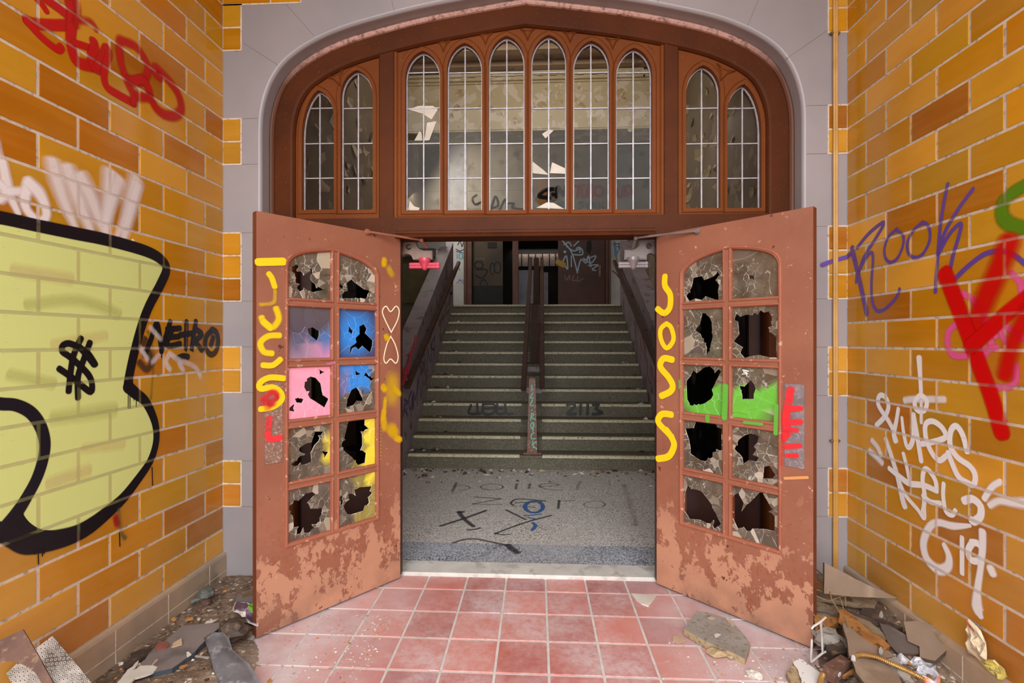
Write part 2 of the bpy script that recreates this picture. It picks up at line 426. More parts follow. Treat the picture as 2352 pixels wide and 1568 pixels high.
# solid wall behind the stone
b = MB(); b.slab(Plane((0, YW + .3, 0), (1, 0, 0), (0, -1, 0)), [(-3, 0)] + arch(-.0165) + [(3, 0), (3, 6.2), (-3, 6.2)], w0=-.02, w1=.27, m=0)
b.build('wall_inner', [PEELG], kind='structure', label='wall around the doorway on the stair hall side', cat='wall')
# stone joints (children) and quoins
b = MB()
def quoin(x0, x1, k0, k1, seed, cut=None):
    r = random.Random(seed)
    for k in range(k0, k1):
        z0, z1 = Z0 + k * RH, Z0 + (k + 1) * RH; segs = cut or [(x0, x1)]
        for a, c in segs: b.box((a + .004, YW - .007, z0 + .005), (c - .004, YW, z1 - .005), 0, tuple(q * .84 for q in tile_col(r)[:3]) + (1,), bev=.003)
    b.box((x0 - .004, YW - .003, Z0 + k0 * RH - .004), (x1 + .004, YW, Z0 + k1 * RH + .004), 1)
QL, QR = XL + .108, XR - .1
for k0, k1 in ((2, 4), (7, 9), (11, 14), (17, 19), (22, 24)):
    quoin(XL, QL, k0, k1, k0 * 3 + 1); quoin(QR, XR, k0, k1, k0 * 5 + 2)
quoin(XL, -1.335, 24, NROW, 90, [(XL, -1.51), (-1.51, -1.335)]); quoin(1.2, XR, 24, NROW, 91, [(1.2, 1.4), (1.4, XR)])
b.build('quoin_tiles', [TILE, GROUT], wall_f, label='yellow glazed quoin tiles set into the grey stone')
b = MB()
def joint(p, q, w=.0022):
    d = Vector((q[0] - p[0], q[1] - p[1])).normalized() * w; nx, nz = -d.y, d.x
    b.slab(FRONT, [(p[0] - nx, p[1] - nz), (q[0] - nx, q[1] - nz), (q[0] + nx, q[1] + nz), (p[0] + nx, p[1] + nz)], w0=-.002, w1=.0006, m=0)
for k in (2, 4, 7, 9, 11, 14, 17, 19):
    z = Z0 + k * RH
    joint((QL, z), (AC - 1.52, z), .0014); joint((AC + 1.52, z), (QR, z), .0014)
    joint((XL + .006, z), (XL + .006, z), .001) if False else None
for p, q in (((-1.26, 3.13), (-1.5, 3.4)), ((-1.47, 2.97), (-1.67, 3.1)), ((1.14, 3.11), (1.26, 3.4)), ((1.345, 2.925), (1.6, 3.1)), ((-.8, 3.255), (-.88, 3.6)), ((.66, 3.255), (.74, 3.6))): joint(p, q, .0012)
b.build('masonry_joint', [STONEJ], wall_f)
# porch ceiling, floor
b = MB(); b.box((XL, .35, TOPZ), (XR, YW, TOPZ + .1)); b.build('ceiling', [PORCHC], kind='structure')
b = MB(); b.box((-12, -12, -.12), (12, -.45, -.02)); b.build('ground', [mottled('pavement', 'A8A6A2', '96938F', 2, .9)], kind='structure')
b = MB(); r = random.Random(3); t = .2304; j = .0062; SY = 2.935
b.box((XL, -.45, -.05), (XR, SY, -.004), 1)
for cx in range(-6, 11):
    for cy in range(-1, 14):
        x0, x1 = max(XL, -.640 + cx * t + j), min(XR, -.640 + (cx + 1) * t - j); y1, y0 = min(SY, 2.781 - cy * t - j), 2.781 - (cy + 1) * t + j
        if x1 - x0 < .02 or y1 - y0 < .02: continue
        base = r.choice([(180, 96, 84), (170, 82, 74), (192, 104, 88), (160, 84, 80), (200, 110, 92), (174, 90, 80)]); k = r.uniform(.92, 1.06)
        b.box((x0, y0, -.006), (x1, y1, 0), 0, (*lin(tuple(q * k for q in base)), 1), bev=.002)
floor_o = b.build('floor', [QUARRY, FGROUT], kind='structure', label='red quarry tile porch floor under white dust', cat='floor')
b = MB(); b.box((AC - 1.5, SY, -.05), (AC + 1.5, 3.1, .02), 0, bev=.006); b.build('trim_1', [SILLM], kind='structure', label='pale stone door sill across the threshold', cat='sill')

# ------------------------------------------------------------------ timber frame of the arch
PF = Plane((0, 2.85, 0), (1, 0, 0), (0, -1, 0))             # w runs towards the porch
frame = thing('trim_2', (AC, 2.9, 0), 'dark brown timber door frame filling the arch', 'frame', kind='structure')
b = MB()
oa, ia = arch(0), arch(.118)
b.slab(PF, [(p[0], max(p[1], 0)) for p in oa] + ia[::-1], w0=-.14, w1=0, m=0)
b.sweep(PF, arch(.118), [(0, -.0), (-.012, -.006), (-.02, -.02), (-.024, -.05)], False)
b.build('arch_frame', [FRAMEW], frame)
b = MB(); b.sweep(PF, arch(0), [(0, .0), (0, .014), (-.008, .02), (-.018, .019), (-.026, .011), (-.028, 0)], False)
b.build('arch_bead', [WORN_LIT], frame, label='worn pinkish bead along the arch, highlight painted on its crown')
ZT = 2.04                                                   # underside of the door head
def xz(px, py, y=2.87):
    p = on_y(px, py, y); return p.x, p.z
LB = xz(900, 503)[1]                                        # bottom of the transom sashes
m1a, m1b = xz(871, 300)[0], xz(906, 300)[0]; m2a, m2b = xz(1524, 300)[0], xz(1558, 300)[0]
def arch_z(x, off):
    a = arch(off)
    for p, q in zip(a, a[1:]):
        if p[0] <= x <= q[0] and q[0] > p[0]: return p[1] + (q[1] - p[1]) * (x - p[0]) / (q[0] - p[0])
    return 2
b = MB(); LEAFT = 2.0
b.box((AC - 1.385, 2.855, LEAFT + .005), (AC + 1.385, 2.99, LB + .004), 0)
b.sweep(Plane((0, 2.855, 0), (1, 0, 0), (0, -1, 0)), [(AC - .75, LEAFT + .005), (AC + .74, LEAFT + .005)], [(0, 0), (0, .012), (.01, .016), (.018, .01), (.022, .014), (.034, .014), (.04, 0)], False)
b.build('door_head', [FRAMEW], frame)
for xa, xb in ((m1a, m1b), (m2a, m2b)):
    b = MB(); zt = max(arch_z(xa, .118), arch_z(xb, .118)) + .02
    b.box((xa, 2.862, LB), (xb, 2.985, zt), 0, bev=.006); b.build('mullion', [FRAMEW], frame)
for sx, xin, lab in ((-1, -.803, 1), (1, .687, 2)):         # jambs and dark sidelights behind the opened leaves
    b = MB(); xo = AC + sx * 1.385
    b.box((min(xin, xin + sx * .07), 2.9, .02), (max(xin, xin + sx * .07), 2.935, LEAFT + .006)); b.build('jamb', [DARKW], frame)
    b = MB(); a, c = sorted((xin + sx * .07, xo + sx * .01))
    PS = Plane((0, 2.96, 0), (1, 0, 0), (0, -1, 0))
    b.slab(PS, [(a, .02), (c, .02), (c, LEAFT + .006), (a, LEAFT + .006)], [[(a + .1, .55), (c - .1, .55), (c - .1, 1.86), (a + .1, 1.86)]], w0=-.03, w1=.02)
    b.build('sidelight_panel', [DARKW], frame)
    b = MB(); b.box((a + .09, 2.965, .54), (c - .09, 2.97, 1.87)); b.build('sidelight_glass', [DGLASS], frame)

# ------------------------------------------------------------------ transom sashes with lancet lights
PG = Plane((0, 2.9, 0), (1, 0, 0), (0, -1, 0))
def lancet(x0, x1, zb, za, spl, spr, k=7):
    """pointed head; spl, spr: spring heights left and right"""
    xm = (x0 + x1) / 2; hw = (x1 - x0) / 2; pts = [(x0, zb), (x1, zb)]
    for sg, sp in ((1, spr), (-1, spl)):                    # two arcs meeting in a point, struck from the springing
        h = za - sp; R = (hw * hw + h * h) / (2 * hw); am = math.asin(min(1, h / R)); seq = []
        for i in range(k): a = am * i / k; e = math.pi / 2 * i / k; seq.append((xm + sg * ((hw - R + R * math.cos(a)) * .55 + hw * math.cos(e) * .45), sp + R * math.sin(a) * .55 + h * math.sin(e) * .45))
        if sg > 0: pts += seq + [(xm, za)]
        else: pts += seq[::-1]
    return pts
def inside(p, poly):
    r = False; j = len(poly) - 1
    for i in range(len(poly)):
        a, c = poly[i], poly[j]
        if (a[1] > p[1]) != (c[1] > p[1]) and p[0] < (c[0] - a[0]) * (p[1] - a[1]) / (c[1] - a[1]) + a[0]: r = not r
        j = i
    return r
def span_at(poly, z):
    xs = []
    for p, q in zip(poly, poly[1:] + poly[:1]):
        if (p[1] > z) != (q[1] > z): xs.append(p[0] + (q[0] - p[0]) * (z - p[1]) / (q[1] - p[1]))
    return (min(xs), max(xs)) if xs else None
BARS = [165, 247, 328.3, 408]
LIGHTS = {1: [(696.8, 769.8, 210.6, 470, 484), (785, 858.7, 164.8, 470, 484)],
          2: [(932.6, 1012.2, 121, 1, 485), (1027.8, 1108, 102.8, 1, 485), (1123, 1205, 86.9, 1, 485), (1220, 1301, 84.6, 1, 483), (1316, 1399, 97.8, 1, 483), (1414, 1496, 114, 1, 483)],
          3: [(1573.7, 1651.6, 154, 1, 480), (1667.6, 1745.5, 197, 1, 480)]}
yg = 2.9
def xg(px, py): p = on_y(px, py, yg); return p.x, p.z
Z4 = lambda pts: [(on_y(*q, 2.915).x, on_y(*q, 2.915).z) for q in zoom(600, 0, 3.0157, pts)]
Z5 = lambda pts: [(on_y(*q, 2.915).x, on_y(*q, 2.915).z) for q in zoom(1200, 0, 3.0157, pts)]
CRK = {3: [Z4([(1016, 598), (1045, 642), (1130, 577), (1175, 632), (1236, 612), (1234, 690), (1185, 716), (1095, 702), (1030, 690)]), Z4([(1018, 925), (1090, 930), (1065, 972), (1018, 970)])], 6: [Z5([(80, 1390), (110, 1340), (172, 1300), (240, 1290), (240, 1380), (215, 1400), (170, 1395), (130, 1425)])], 4: [Z4([(1425, 1440), (1470, 1380), (1520, 1400), (1520, 1450)])]}
sash_lab = {1: 'left arched transom sash with two lancet lights', 2: 'centre transom sash with six leaded lancet lights', 3: 'right arched transom sash with two lancet lights'}
lid = 0
HOLES = {}
for wid, lights in LIGHTS.items():
    if wid == 1: xa, xb = AC - 1.39, m1a
    elif wid == 2: xa, xb = m1b, m2a
    else: xa, xb = m2b, AC + 1.39
    win = thing('window_%d' % wid, ((xa + xb) / 2, 2.9, LB), sash_lab[wid], 'transom window', kind='structure')
    ar = [p for p in arch(.112) if xa + .004 < p[0] < xb - .004 and p[1] > LB]
    outer = [(xa, LB), (xb, LB)]
    if wid == 1: outer = [(AC - 1.388, LB), (xb, LB), (xb, arch_z(xb, .112))] + ar[::-1]
    elif wid == 2: outer = [(xa, LB), (xb, LB), (xb, arch_z(xb, .112))] + ar[::-1] + [(xa, arch_z(xa, .112))]
    else: outer = [(xa, LB), (AC + 1.388, LB)] + ar[::-1] + [(xa, arch_z(xa, .112))]
    holes = []
    for (p0, p1, pa, _, pb) in lights:
        x0, zb = xg(p0, pb); x1, _z = xg(p1, pb); za = xg((p0 + p1) / 2, pa)[1]
        sp = za - (.16 if wid == 2 else .155); spl = spr = sp
        if wid == 1 and p0 < 750: spl = sp - .12
        if wid == 3 and p0 > 1660: spr = sp - .12
        holes.append(lancet(x0, x1, zb, za, spl, spr))
    b = MB(); b.slab(PG, outer, holes, w0=-.045, w1=.02)
    for h in holes: b.sweep(PG, h, [(-.026, .0205), (-.023, .0245), (-.02, .0205), (-.016, .02), (-.012, .012), (-.006, .010), (-.002, .004), (0, -.012)], True)
    b.sweep(PG, outer, [(.0, .0), (.0, .032), (.012, .03), (.02, .02)], True) if wid == 2 else None
    b.build('sash', [SASHW], win)
    # carved trefoil spandrels
    b = MB()
    apex = [((h[0][0] + h[1][0]) / 2, max(p[1] for p in h)) for h in holes]
    def dart(x, z, s, ang=0):
        c, q = math.cos(ang), math.sin(ang); pts = [(-1.5, .75), (-.25, .32), (0, .42), (.25, .32), (1.5, .75), (.45, .05), (.35, -.28), (0, -1.1), (-.35, -.28), (-.45, .05)]
        pp = [(x + (u * c - v * q) * s, z + (u * q + v * c) * s) for u, v in pts]
        b.slab(PG, pp, w0=.018, w1=.024); b.sweep(PG, pp, [(-.002, .019), (0, .029), (.003, .03), (.008, .022)], True)
    for (xa_, za_), (xb_, zb_) in zip(apex, apex[1:]):
        dart((xa_ + xb_) / 2, (za_ + zb_) / 2 + .012, .026 if wid == 2 else .036, 0 if wid == 2 else (.42 if wid == 1 else -.42))
    def half_dart(x, z, s, d): 
        pp = [(x, z + .6 * s), (x + d * 1.3 * s, z + .75 * s), (x + d * .3 * s, z), (x, z - s)]; b.slab(PG, pp if d > 0 else pp[::-1], w0=.018, w1=.023)
    if wid == 2: half_dart(xg(927, 130)[0], xg(927, 130)[1], .026, 1); half_dart(xg(1500, 118)[0], xg(1500, 118)[1], .026, -1)
    b.build('spandrel_carving', [SASHW], win)
    # leaded glass: one pane set per lancet
    for h, (p0, p1, pa, _, pb) in zip(holes, lights):
        lid += 1; b = MB(); cm = MB()
        xm = (h[0][0] + h[1][0]) / 2; zb = h[0][1]; za = max(p[1] for p in h)
        zs = [xg((p0 + p1) / 2, q)[1] for q in BARS if pa + 15 < q]
        PCM = Plane((0, 2.915, 0), (1, 0, 0), (0, -1, 0))
        b.slab(PCM, h, CRK.get(lid, []), w0=-.002, w1=.001)
        loop = h
        cm.sweep(PCM, loop, [(0, -.004), (0, .006), (.007, .006), (.007, -.004)], True)
        cm.box((xm - .0035, 2.909, zb), (xm + .0035, 2.917, za - .004))
        for z in zs:
            sp = span_at(h, z)
            if sp: cm.box((sp[0], 2.9085, z - .003), (sp[1], 2.9165, z + .003))
        g = b.build('lancet_glass', [GLASS], win); cm.build('lead_came', [LEAD], g)
        if lid in (3, 6):
            sh = MB()
            for q in ((Z4([(1150, 852), (1216, 840), (1165, 972), (1130, 975)]), Z4([(1062, 975), (1098, 908), (1112, 925), (1118, 975)]), Z4([(1018, 1455), (1030, 1390), (1060, 1430), (1100, 1440), (1090, 1460)]), Z4([(1090, 735), (1190, 735), (1225, 760), (1180, 830), (1120, 790), (1020, 760)])) if lid == 3 else (Z5([(70, 1120), (150, 1182), (182, 1212), (70, 1200)]), Z5([(190, 1200), (205, 1125), (298, 1168), (298, 1205)]), Z5([(95, 1440), (170, 1402), (215, 1406), (290, 1448)]), Z5([(135, 930), (180, 900), (215, 905), (160, 960)]))):
                sh.slab(PCM, q, w0=.001, w1=.004)
            sh.build('glass_shard', [mottled('pale_glass_shard', 'C9BEAF', 'B2A696', 9, .4)] if lid == 3 else [bpy.data.materials['pale_glass_shard']], g)
# ------------------------------------------------------------------ stair hall
HX0, HX1, YB, YN, RI, TR = -2.55, 2.45, 11.0, 5.44, .1557, .25
SX0, SX1 = -1.45, 1.42                                      # stair between the balustrade walls
LZ = 13 * RI; YL = YN + 12 * TR                             # landing level and its edge
def st(b, name, m, lab=None, cat=None): return b.build(name, m if isinstance(m, list) else [m], kind='structure', label=lab, cat=cat)
b = MB(); b.box((HX0, 3.1, -.1), (HX1, YN + .05, 0), 0); b.box((HX0, 3.1, -.09), (HX1, 3.425, .0012), 1); b.box((HX0, YN + .05, -.1), (SX0 - .1, 8.1, 0), 0); b.box((SX1 + .1, YN + .05, -.1), (HX1, 8.1, 0), 0)
hall_floor = st(b, 'floor_hall', [TERR, TERRD], 'terrazzo hall floor with a dark border and faded graffiti', 'floor')
b = MB(); b.box((HX0 - .1, 3.07, -.1), (HX0, YB, 6.2)); st(b, 'wall_hall_left', PEELG, 'grimy peeling left wall of the stair hall', 'wall')
b = MB(); b.box((HX1, 3.07, -.1), (HX1 + .1, YB, 6.2)); st(b, 'wall_hall_right', PEELG, 'grimy peeling right wall of the stair hall', 'wall')
b = MB(); b.box((HX0, 3.07, 6.05), (HX1, YL, 6.2)); 
b.box((HX0, YL, 6.05), (HX1, YB, 6.2))
for y in (6.4, 7.1, 7.75, 8.2): b.box((HX0, y, 5.96), (HX1, y + .14, 6.05), 1)
st(b, 'ceiling_hall', [CEILM, CEILM], 'stained boarded ceiling of the stair hall', 'ceiling')
# dropped beam above the stair head with a cornice and a pierced frieze
ybm = YL; zb0, zb1 = 1.4 + (784 - 300) / F * ybm, 1.4 + (784 - 192) / F * ybm
b = MB(); b.box((HX0, ybm, zb0), (HX1, ybm + .55, 6.1)); beam = st(b, 'beam', PEELB, 'cream beam over the stair head with peeling paint', 'beam')
b = MB(); PB = Plane((0, ybm, 0), (1, 0, 0), (0, -1, 0))
for z, d, h in ((zb1, .03, .04), (zb1 + .04, .06, .05), (zb1 + .09, .1, .05), (zb0 + .02, .012, .03)): b.box((HX0, ybm - d, z), (HX1, ybm + .01, z + h), 0, bev=.008)
b.build('cornice', [PEELB], beam)
zf0, zf1 = 1.4 + (784 - 184) / F * (ybm - .08), 1.4 + (784 - 160) / F * (ybm - .08)
b = MB(); PFZ = Plane((0, ybm - .05, 0), (1, 0, 0), (0, -1, 0)); x = -1.55; hs = []
while x < 1.75:
    hs.append([(x + .1 + .075 * math.cos(a * math.pi / 6), (zf0 + zf1) / 2 + .042 * math.sin(a * math.pi / 6)) for a in range(12)]); x += .23
b.slab(PFZ, [(-1.6, zf0), (1.78, zf0), (1.78, zf1), (-1.6, zf1)], hs, w0=0, w1=.02)
b.build('pierced_frieze', [mottled('frieze_board', 'D8CBB0', 'C6B79A', 5, .7)], beam)
r = random.Random(5); b = MB()                              # curling flakes on the beam
for i in range(46):
    px, py = r.uniform(1010, 1500), r.choice([r.uniform(205, 235), r.uniform(238, 300)]); p = on_y(px, py, ybm - .004); s = r.uniform(.03, .1)
    n = r.randint(5, 8); ang = [2 * math.pi * k / n + r.uniform(-.3, .3) for k in range(n)]
    pts = [Vector((p.x + s * r.uniform(.6, 1.2) * math.cos(a), ybm - .004 - max(0, math.sin(a + .5)) * s * r.uniform(.1, .6), p.z + s * r.uniform(.5, .9) * math.sin(a))) for a in ang]
    c = b.vert(Vector((p.x, ybm - .006, p.z))); q = [b.vert(v) for v in pts]
    for k in range(n): b.face((c, q[k], q[(k + 1) % n]), r.randint(0, 1))
b.build('paint_flakes', [mottled('pale_flake', 'E0D0C4', 'D0BCA8', 9, .8), mottled('cream_flake', 'C9B48E', 'B8A27E', 9, .8)], beam).__setitem__('kind', 'stuff')
for nm, X, sx, par in (('left', HX0, 1, None), ('right', HX1, -1, None)):
    b = MB()
    for i in range(60):
        y, z = r.uniform(4.6, 8.2), r.uniform(2.9, 5.3); s = r.uniform(.04, .13); n = r.randint(5, 7)
        c = b.vert((X + sx * .006, y, z)); q = []
        for k in range(n):
            a = 2 * math.pi * k / n; q.append(b.vert((X + sx * (.004 + max(0, math.sin(a + i)) * s * r.uniform(.2, .9)), y + s * r.uniform(.5, 1.2) * math.cos(a), z + s * r.uniform(.5, 1) * math.sin(a))))
        for k in range(n): b.face((c, q[k], q[(k + 1) % n]), 0)
    o = b.build('paint_flakes', [bpy.data.materials['pale_flake' if sx > 0 else 'cream_flake']], bpy.data.objects['wall_hall_' + nm]); o['kind'] = 'stuff'
# stairs
b = MB()
for k in range(1, 14):
    y0 = YN + (k - 1) * TR; y1 = YN + k * TR if k < 13 else YB
    b.box((SX0 - .02, y0, (k - 1) * RI - .02 if k > 1 else -.02), (SX1 + .02, YB if k == 13 else y1 + .02, k * RI))
    b.box((SX0 - .02, y0 - .018, k * RI - .03), (SX1 + .02, y0 + .01, k * RI))
stairs = st(b, 'stairs', STEPM, 'grey terrazzo stairs rising between two balustrade walls', 'stairs')
for k in range(1, 14):
    y0 = YN + (k - 1) * TR
    for x0, x1 in ((SX0 + .03, -.19 + .0), (.06, SX1 - .02)):
        b = MB()
        for q in range(3): b.box((x0, y0 - .0195 + q * .017, k * RI - .001), (x1, y0 - .0195 + q * .017 + .012, k * RI + .003))
        b.box((x0, y0 - .0205, k * RI - .026), (x1, y0 - .0165, k * RI + .002)); b.build('stair_nosing', [NOSEM], stairs)
b = MB(); b.box((HX0, YL, LZ - .2), (SX0 - .02, YB, LZ)); b.box((SX1 + .02, YL, LZ - .2), (HX1, YB, LZ)); b.box((HX0, 8.02, -.05), (SX0 - .1, 8.1, LZ)); b.box((SX1 + .1, 8.02, -.05), (HX1, 8.1, LZ)); st(b, 'floor_landing', STEPM)
# balustrade walls with slanted tops
SLP = RI / TR
def balustrade(name, x0, x1, lab):
    ztop = lambda y: 1.02 + (y - YN) * SLP + RI
    ya, yb = 5.15, YL + .12
    P = Plane((x0, 0, 0), (0, 1, 0), (1, 0, 0)); b = MB()
    pts = [(ya, 0), (yb, 0), (yb, ztop(yb)), (YL - .05, ztop(YL - .05)), (ya, ztop(ya))]
    b.slab(P, pts, w0=0, w1=x1 - x0); return st(b, name, BALW, lab, 'balustrade wall')
bal_l = balustrade('wall_balustrade_left', SX0 - .2, SX0, 'solid dark balustrade wall left of the stairs with red and purple tags')
bal_r = balustrade('wall_balustrade_right', SX1, SX1 + .2, 'solid dark balustrade wall right of the stairs')
def handrail(x, p0, p1, sx, lab):
    t = thing('handrail', (x, p0[0], 0), lab, 'handrail'); a, c = Vector((x, p0[0], p0[1])), Vector((x, p1[0], p1[1])); d = (c - a).normalized(); up = Vector((0, -d.z, d.y)); b = MB()
    sec = [(-.026, -.028), (.026, -.028), (.03, 0), (.024, .028), (-.024, .028), (-.03, 0)]
    A = [b.vert(a + Vector((1, 0, 0)) * u + up * v) for u, v in sec]; B = [b.vert(c + Vector((1, 0, 0)) * u + up * v) for u, v in sec]
    for k in range(6): b.face((A[k], A[(k + 1) % 6], B[(k + 1) % 6], B[k]))
    b.face(A[::-1]); b.face(B); b.build('rail', [RAILW], t)
    for f in (.08, .36, .64, .92):
        p = a + (c - a) * f; b = MB(); b.tube([p - up * .02, p - up * .05 + Vector((sx * .03, 0, 0)), p - up * .05 + Vector((sx * .09, 0, 0))], .009, 8); b.build('rail_bracket', [RAILW], t)
    return t
handrail(SX0 + .075, (5.2, .92), (YL + .25, 2.79), -1, 'brown wooden handrail on the left balustrade wall')
handrail(SX1 - .075, (5.2, .92), (YL + .25, 2.79), 1, 'brown wooden handrail on the right balustrade wall')
# centre balustrade: newel plank, two posts, two rails
def centre():
    t = thing('stair_rail', (-.055, YN + .06, RI), 'brown double centre rail on posts running up the middle of the stairs', 'stair rail')
    b = MB(); y = 5.5; zt = on_y(1222, 870, y).z; xc = on_y(1222.5, 1000, y).x; zb = RI
    b.hull8([(xc - .057, y - .045, zb), (xc + .057, y - .045, zb), (xc + .057, y + .03, zb), (xc - .057, y + .03, zb), (xc - .034, y - .035, zt), (xc + .034, y - .035, zt), (xc + .034, y + .03, zt), (xc - .034, y + .03, zt)])
    b.bbox((xc - .04, y - .042, zt), (xc + .04, y + .035, zt + .018), 0, None, .006); b.bbox((xc - .1, y - .05, zb), (xc + .1, y + .09, zb + .022), 0, None, .004)
    newel = b.build('newel_post', [POSTW], t)
    for (px0, px1, pyt, pyb, yy, nm) in ((1221, 1236, 700, 828, 6.95, 'post'), (1226, 1238, 592, 696, 8.5, 'post')):
        a = on_y(px0, pyb, yy); c = on_y(px1, pyt, yy); b = MB(); step = math.floor((yy - YN) / TR) + 1; zb_ = min(step, 13) * RI
        b.hull8([(a.x - .01, yy - .04, zb_), (c.x + .01, yy - .04, zb_), (c.x + .01, yy + .04, zb_), (a.x - .01, yy + .04, zb_), (a.x, yy - .03, c.z), (c.x, yy - .03, c.z), (c.x, yy + .03, c.z), (a.x, yy + .03, c.z)])
        b.bbox((a.x - .07, yy - .06, zb_), (c.x + .07, yy + .06, zb_ + .02), 0, None, .004); b.build(nm, [RAILW], t)
    for (lo, hi) in (((1202, 893), (1219, 594)), ((1245, 889), (1244.5, 594))):
        a, c = on_y(*lo, 5.75), on_y(*hi, 8.85); d = (c - a).normalized(); side = d.cross(Vector((0, 0, 1))).normalized(); up = side.cross(d); b = MB()
        sec = [(-.027, -.03), (.027, -.03), (.03, .0), (.024, .03), (-.024, .03), (-.03, 0)]
        A = [b.vert(a + side * u + up * v) for u, v in sec]; B = [b.vert(c + side * u + up * v) for u, v in sec]
        for k in range(6): b.face((A[k], A[(k + 1) % 6], B[(k + 1) % 6], B[k]))
        b.face(A[::-1]); b.face(B); b.build('rail', [RAILW], t)
    for py, yy in ((848, 6.55), (896, 5.8)):
        p = on_y(1226, py, yy); b = MB(); b.bbox((p.x - .085, yy - .03, p.z - .035), (p.x + .095, yy + .03, p.z + .035), 0, None, .006); b.build('cross_bracket', [BALW], t)
    return newel
NEWEL = centre()
# rear wall of the landing: white end strips, doors, dark opening
def yb(px, py, y=YB): p = on_y(px or 1215, py, y); return p.x, p.z
X = lambda px: yb(px, 650)[0]
ZD = 4.05
b = MB(); PBK = Plane((0, YB, 0), (1, 0, 0), (0, -1, 0))
b.slab(PBK, [(HX0, LZ - .1), (HX1, LZ - .1), (HX1, 6.2), (HX0, 6.2)], [[(X(1075), LZ - .05), (X(1397), LZ - .05), (X(1397), ZD), (X(1075), ZD)]], w0=-.2, w1=0)
wall_b = st(b, 'wall_back', UPWALL, 'upper landing wall seen through the transom, with panel joints and tags', 'wall')
for a, c, lab in ((1018, 1068, 'white painted wall strip left of the landing doors'), (1401, 1440, 'white painted wall strip right of the landing doors')):
    b = MB(); b.box((X(a), YB - .02, LZ), (X(c), YB, ZD)); b.build('painted_strip', [WHITEW], wall_b, label=lab)
b = MB()
for px in (1068, 1112, 1214, 1312, 1362, 1410, 1460): b.box((X(px), YB - .006, ZD), (X(px) + .012, YB, 5.6))
for z in (4.35, 4.75): b.box((HX0, YB - .006, z), (HX1, YB, z + .01))
b.build('panel_joint', [STONEJ], wall_b)
b = MB(); b.box((X(1031), YB - .009, ZD), (X(1073), YB, 5.9)); b.box((X(1413), YB - .009, ZD), (X(1452), YB, 5.9)); b.build('pale_panel', [mottled('pale_grey_panel', '9A9698', '868286', 2.5, .6, .001, c3='7A7068', s3=4)], wall_b)
b = MB(); b.box((X(1236), YB - .012, 4.08), (X(1256), YB, 5.0)); b.build('bare_patch', [mottled('tan_patch', 'A8794A', '94683C', 4, .8)], wall_b)
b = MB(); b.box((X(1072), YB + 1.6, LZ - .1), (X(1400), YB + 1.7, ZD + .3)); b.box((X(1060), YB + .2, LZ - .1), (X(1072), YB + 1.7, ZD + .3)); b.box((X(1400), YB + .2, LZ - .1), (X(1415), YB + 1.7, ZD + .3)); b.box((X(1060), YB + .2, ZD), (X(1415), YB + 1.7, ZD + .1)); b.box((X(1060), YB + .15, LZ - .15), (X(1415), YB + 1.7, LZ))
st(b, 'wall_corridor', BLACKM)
b = MB()
for a, c in ((1066, 1072), (1074, 1084)): b.box((X(a), YB - .05, LZ), (X(c), YB + .06, ZD))
for a, c in ((1391, 1396), (1397, 1402)): b.box((X(a), YB - .05, LZ), (X(c), YB + .06, ZD))
st(b, 'trim_3', [mottled('landing_door_frame', '5E3A2C', '4C2C22', 6, .45)], 'brown frame around the landing doorway', 'door frame')
def hall_door(name, a, c, y, mat, lab, z1=None):
    b = MB(); b.box((X(a), y, LZ + .01), (X(c), y + .045, z1 or ZD), 0, bev=.004); return st(b, name, mat, lab, 'door')
d3 = hall_door('door_3', 1085, 1155, YB + .02, mottled('dark_tan_door', '3E2E18', '241A10', 1.6, .5), 'dark tan landing door with black graffiti rings')
b = MB(); b.box((X(1085), YB + .012, LZ + .01), (X(1155), YB + .019, LZ + .62)); b.build('kick_panel', [BLACKM], d3)
b = MB(); b.box((X(1120), YB + .008, yb(0, 568)[1]), (X(1140), YB + .019, yb(0, 555)[1])); b.build('vent_opening', [BLACKM], d3)
d4 = hall_door('door_4', 1282, 1390, YB + .02, mottled('maroon_door', '46201A', '321512', 2.2, .45), 'maroon landing door with pale blue graffiti')
b = MB(); b.slab(PBK, [(X(1348), yb(0, 556)[1]), (X(1358), yb(0, 552)[1]), (X(1359), yb(0, 572)[1]), (X(1354), yb(0, 585)[1]), (X(1347), yb(0, 576)[1])], w0=-.021, w1=-.014); b.build('hole', [BLACKM], d4)
b = MB(); b.box((X(1375), YB + .006, yb(0, 636)[1]), (X(1380), YB + .02, yb(0, 610)[1])); b.build('lock_plate', [POSTW], d4)
b = MB(); b.box((X(1177), YB, LZ), (X(1191), YB + .08, ZD), bev=.006); st(b, 'trim_4', [bpy.data.materials['landing_door_frame']], 'maroon post beside the dark landing opening', 'post')
# window with bars at the end of the corridor and the pale panel below
yw = YB + 1.55
b = MB(); za, zc = yb(0, 611, yw)[1], yb(0, 583, yw)[1]
wx0, wx1 = yb(1188, 600, yw)[0], yb(1282, 600, yw)[0]
win4 = thing('window_4', ((wx0 + wx1) / 2, yw, za), 'low barred window with brickwork behind it at the end of the corridor', 'window', kind='structure')
b.box((wx0, yw + .02, za), (wx1, yw + .03, zc)); b.build('brick_view', [mottled('sunlit_brick', 'CDBCB2', 'A89488', 30, .9, c3='7E6A60', s3=60)], win4)
for px in (1198, 1214, 1230, 1246, 1262, 1276):
    b = MB(); x = yb(px, 600, yw)[0]; b.box((x - .012, yw - .01, za - .02), (x + .012, yw + .015, zc + .02)); b.build('window_bar', [BLACKM], win4)
lamp('corridor_window_light', 'AREA', ((wx0 + wx1) / 2, yw - .06, zc + .12), 1.2, (1, .9, .82), 1.2, .05, ((wx0 + wx1) / 2, yw + .03, za))
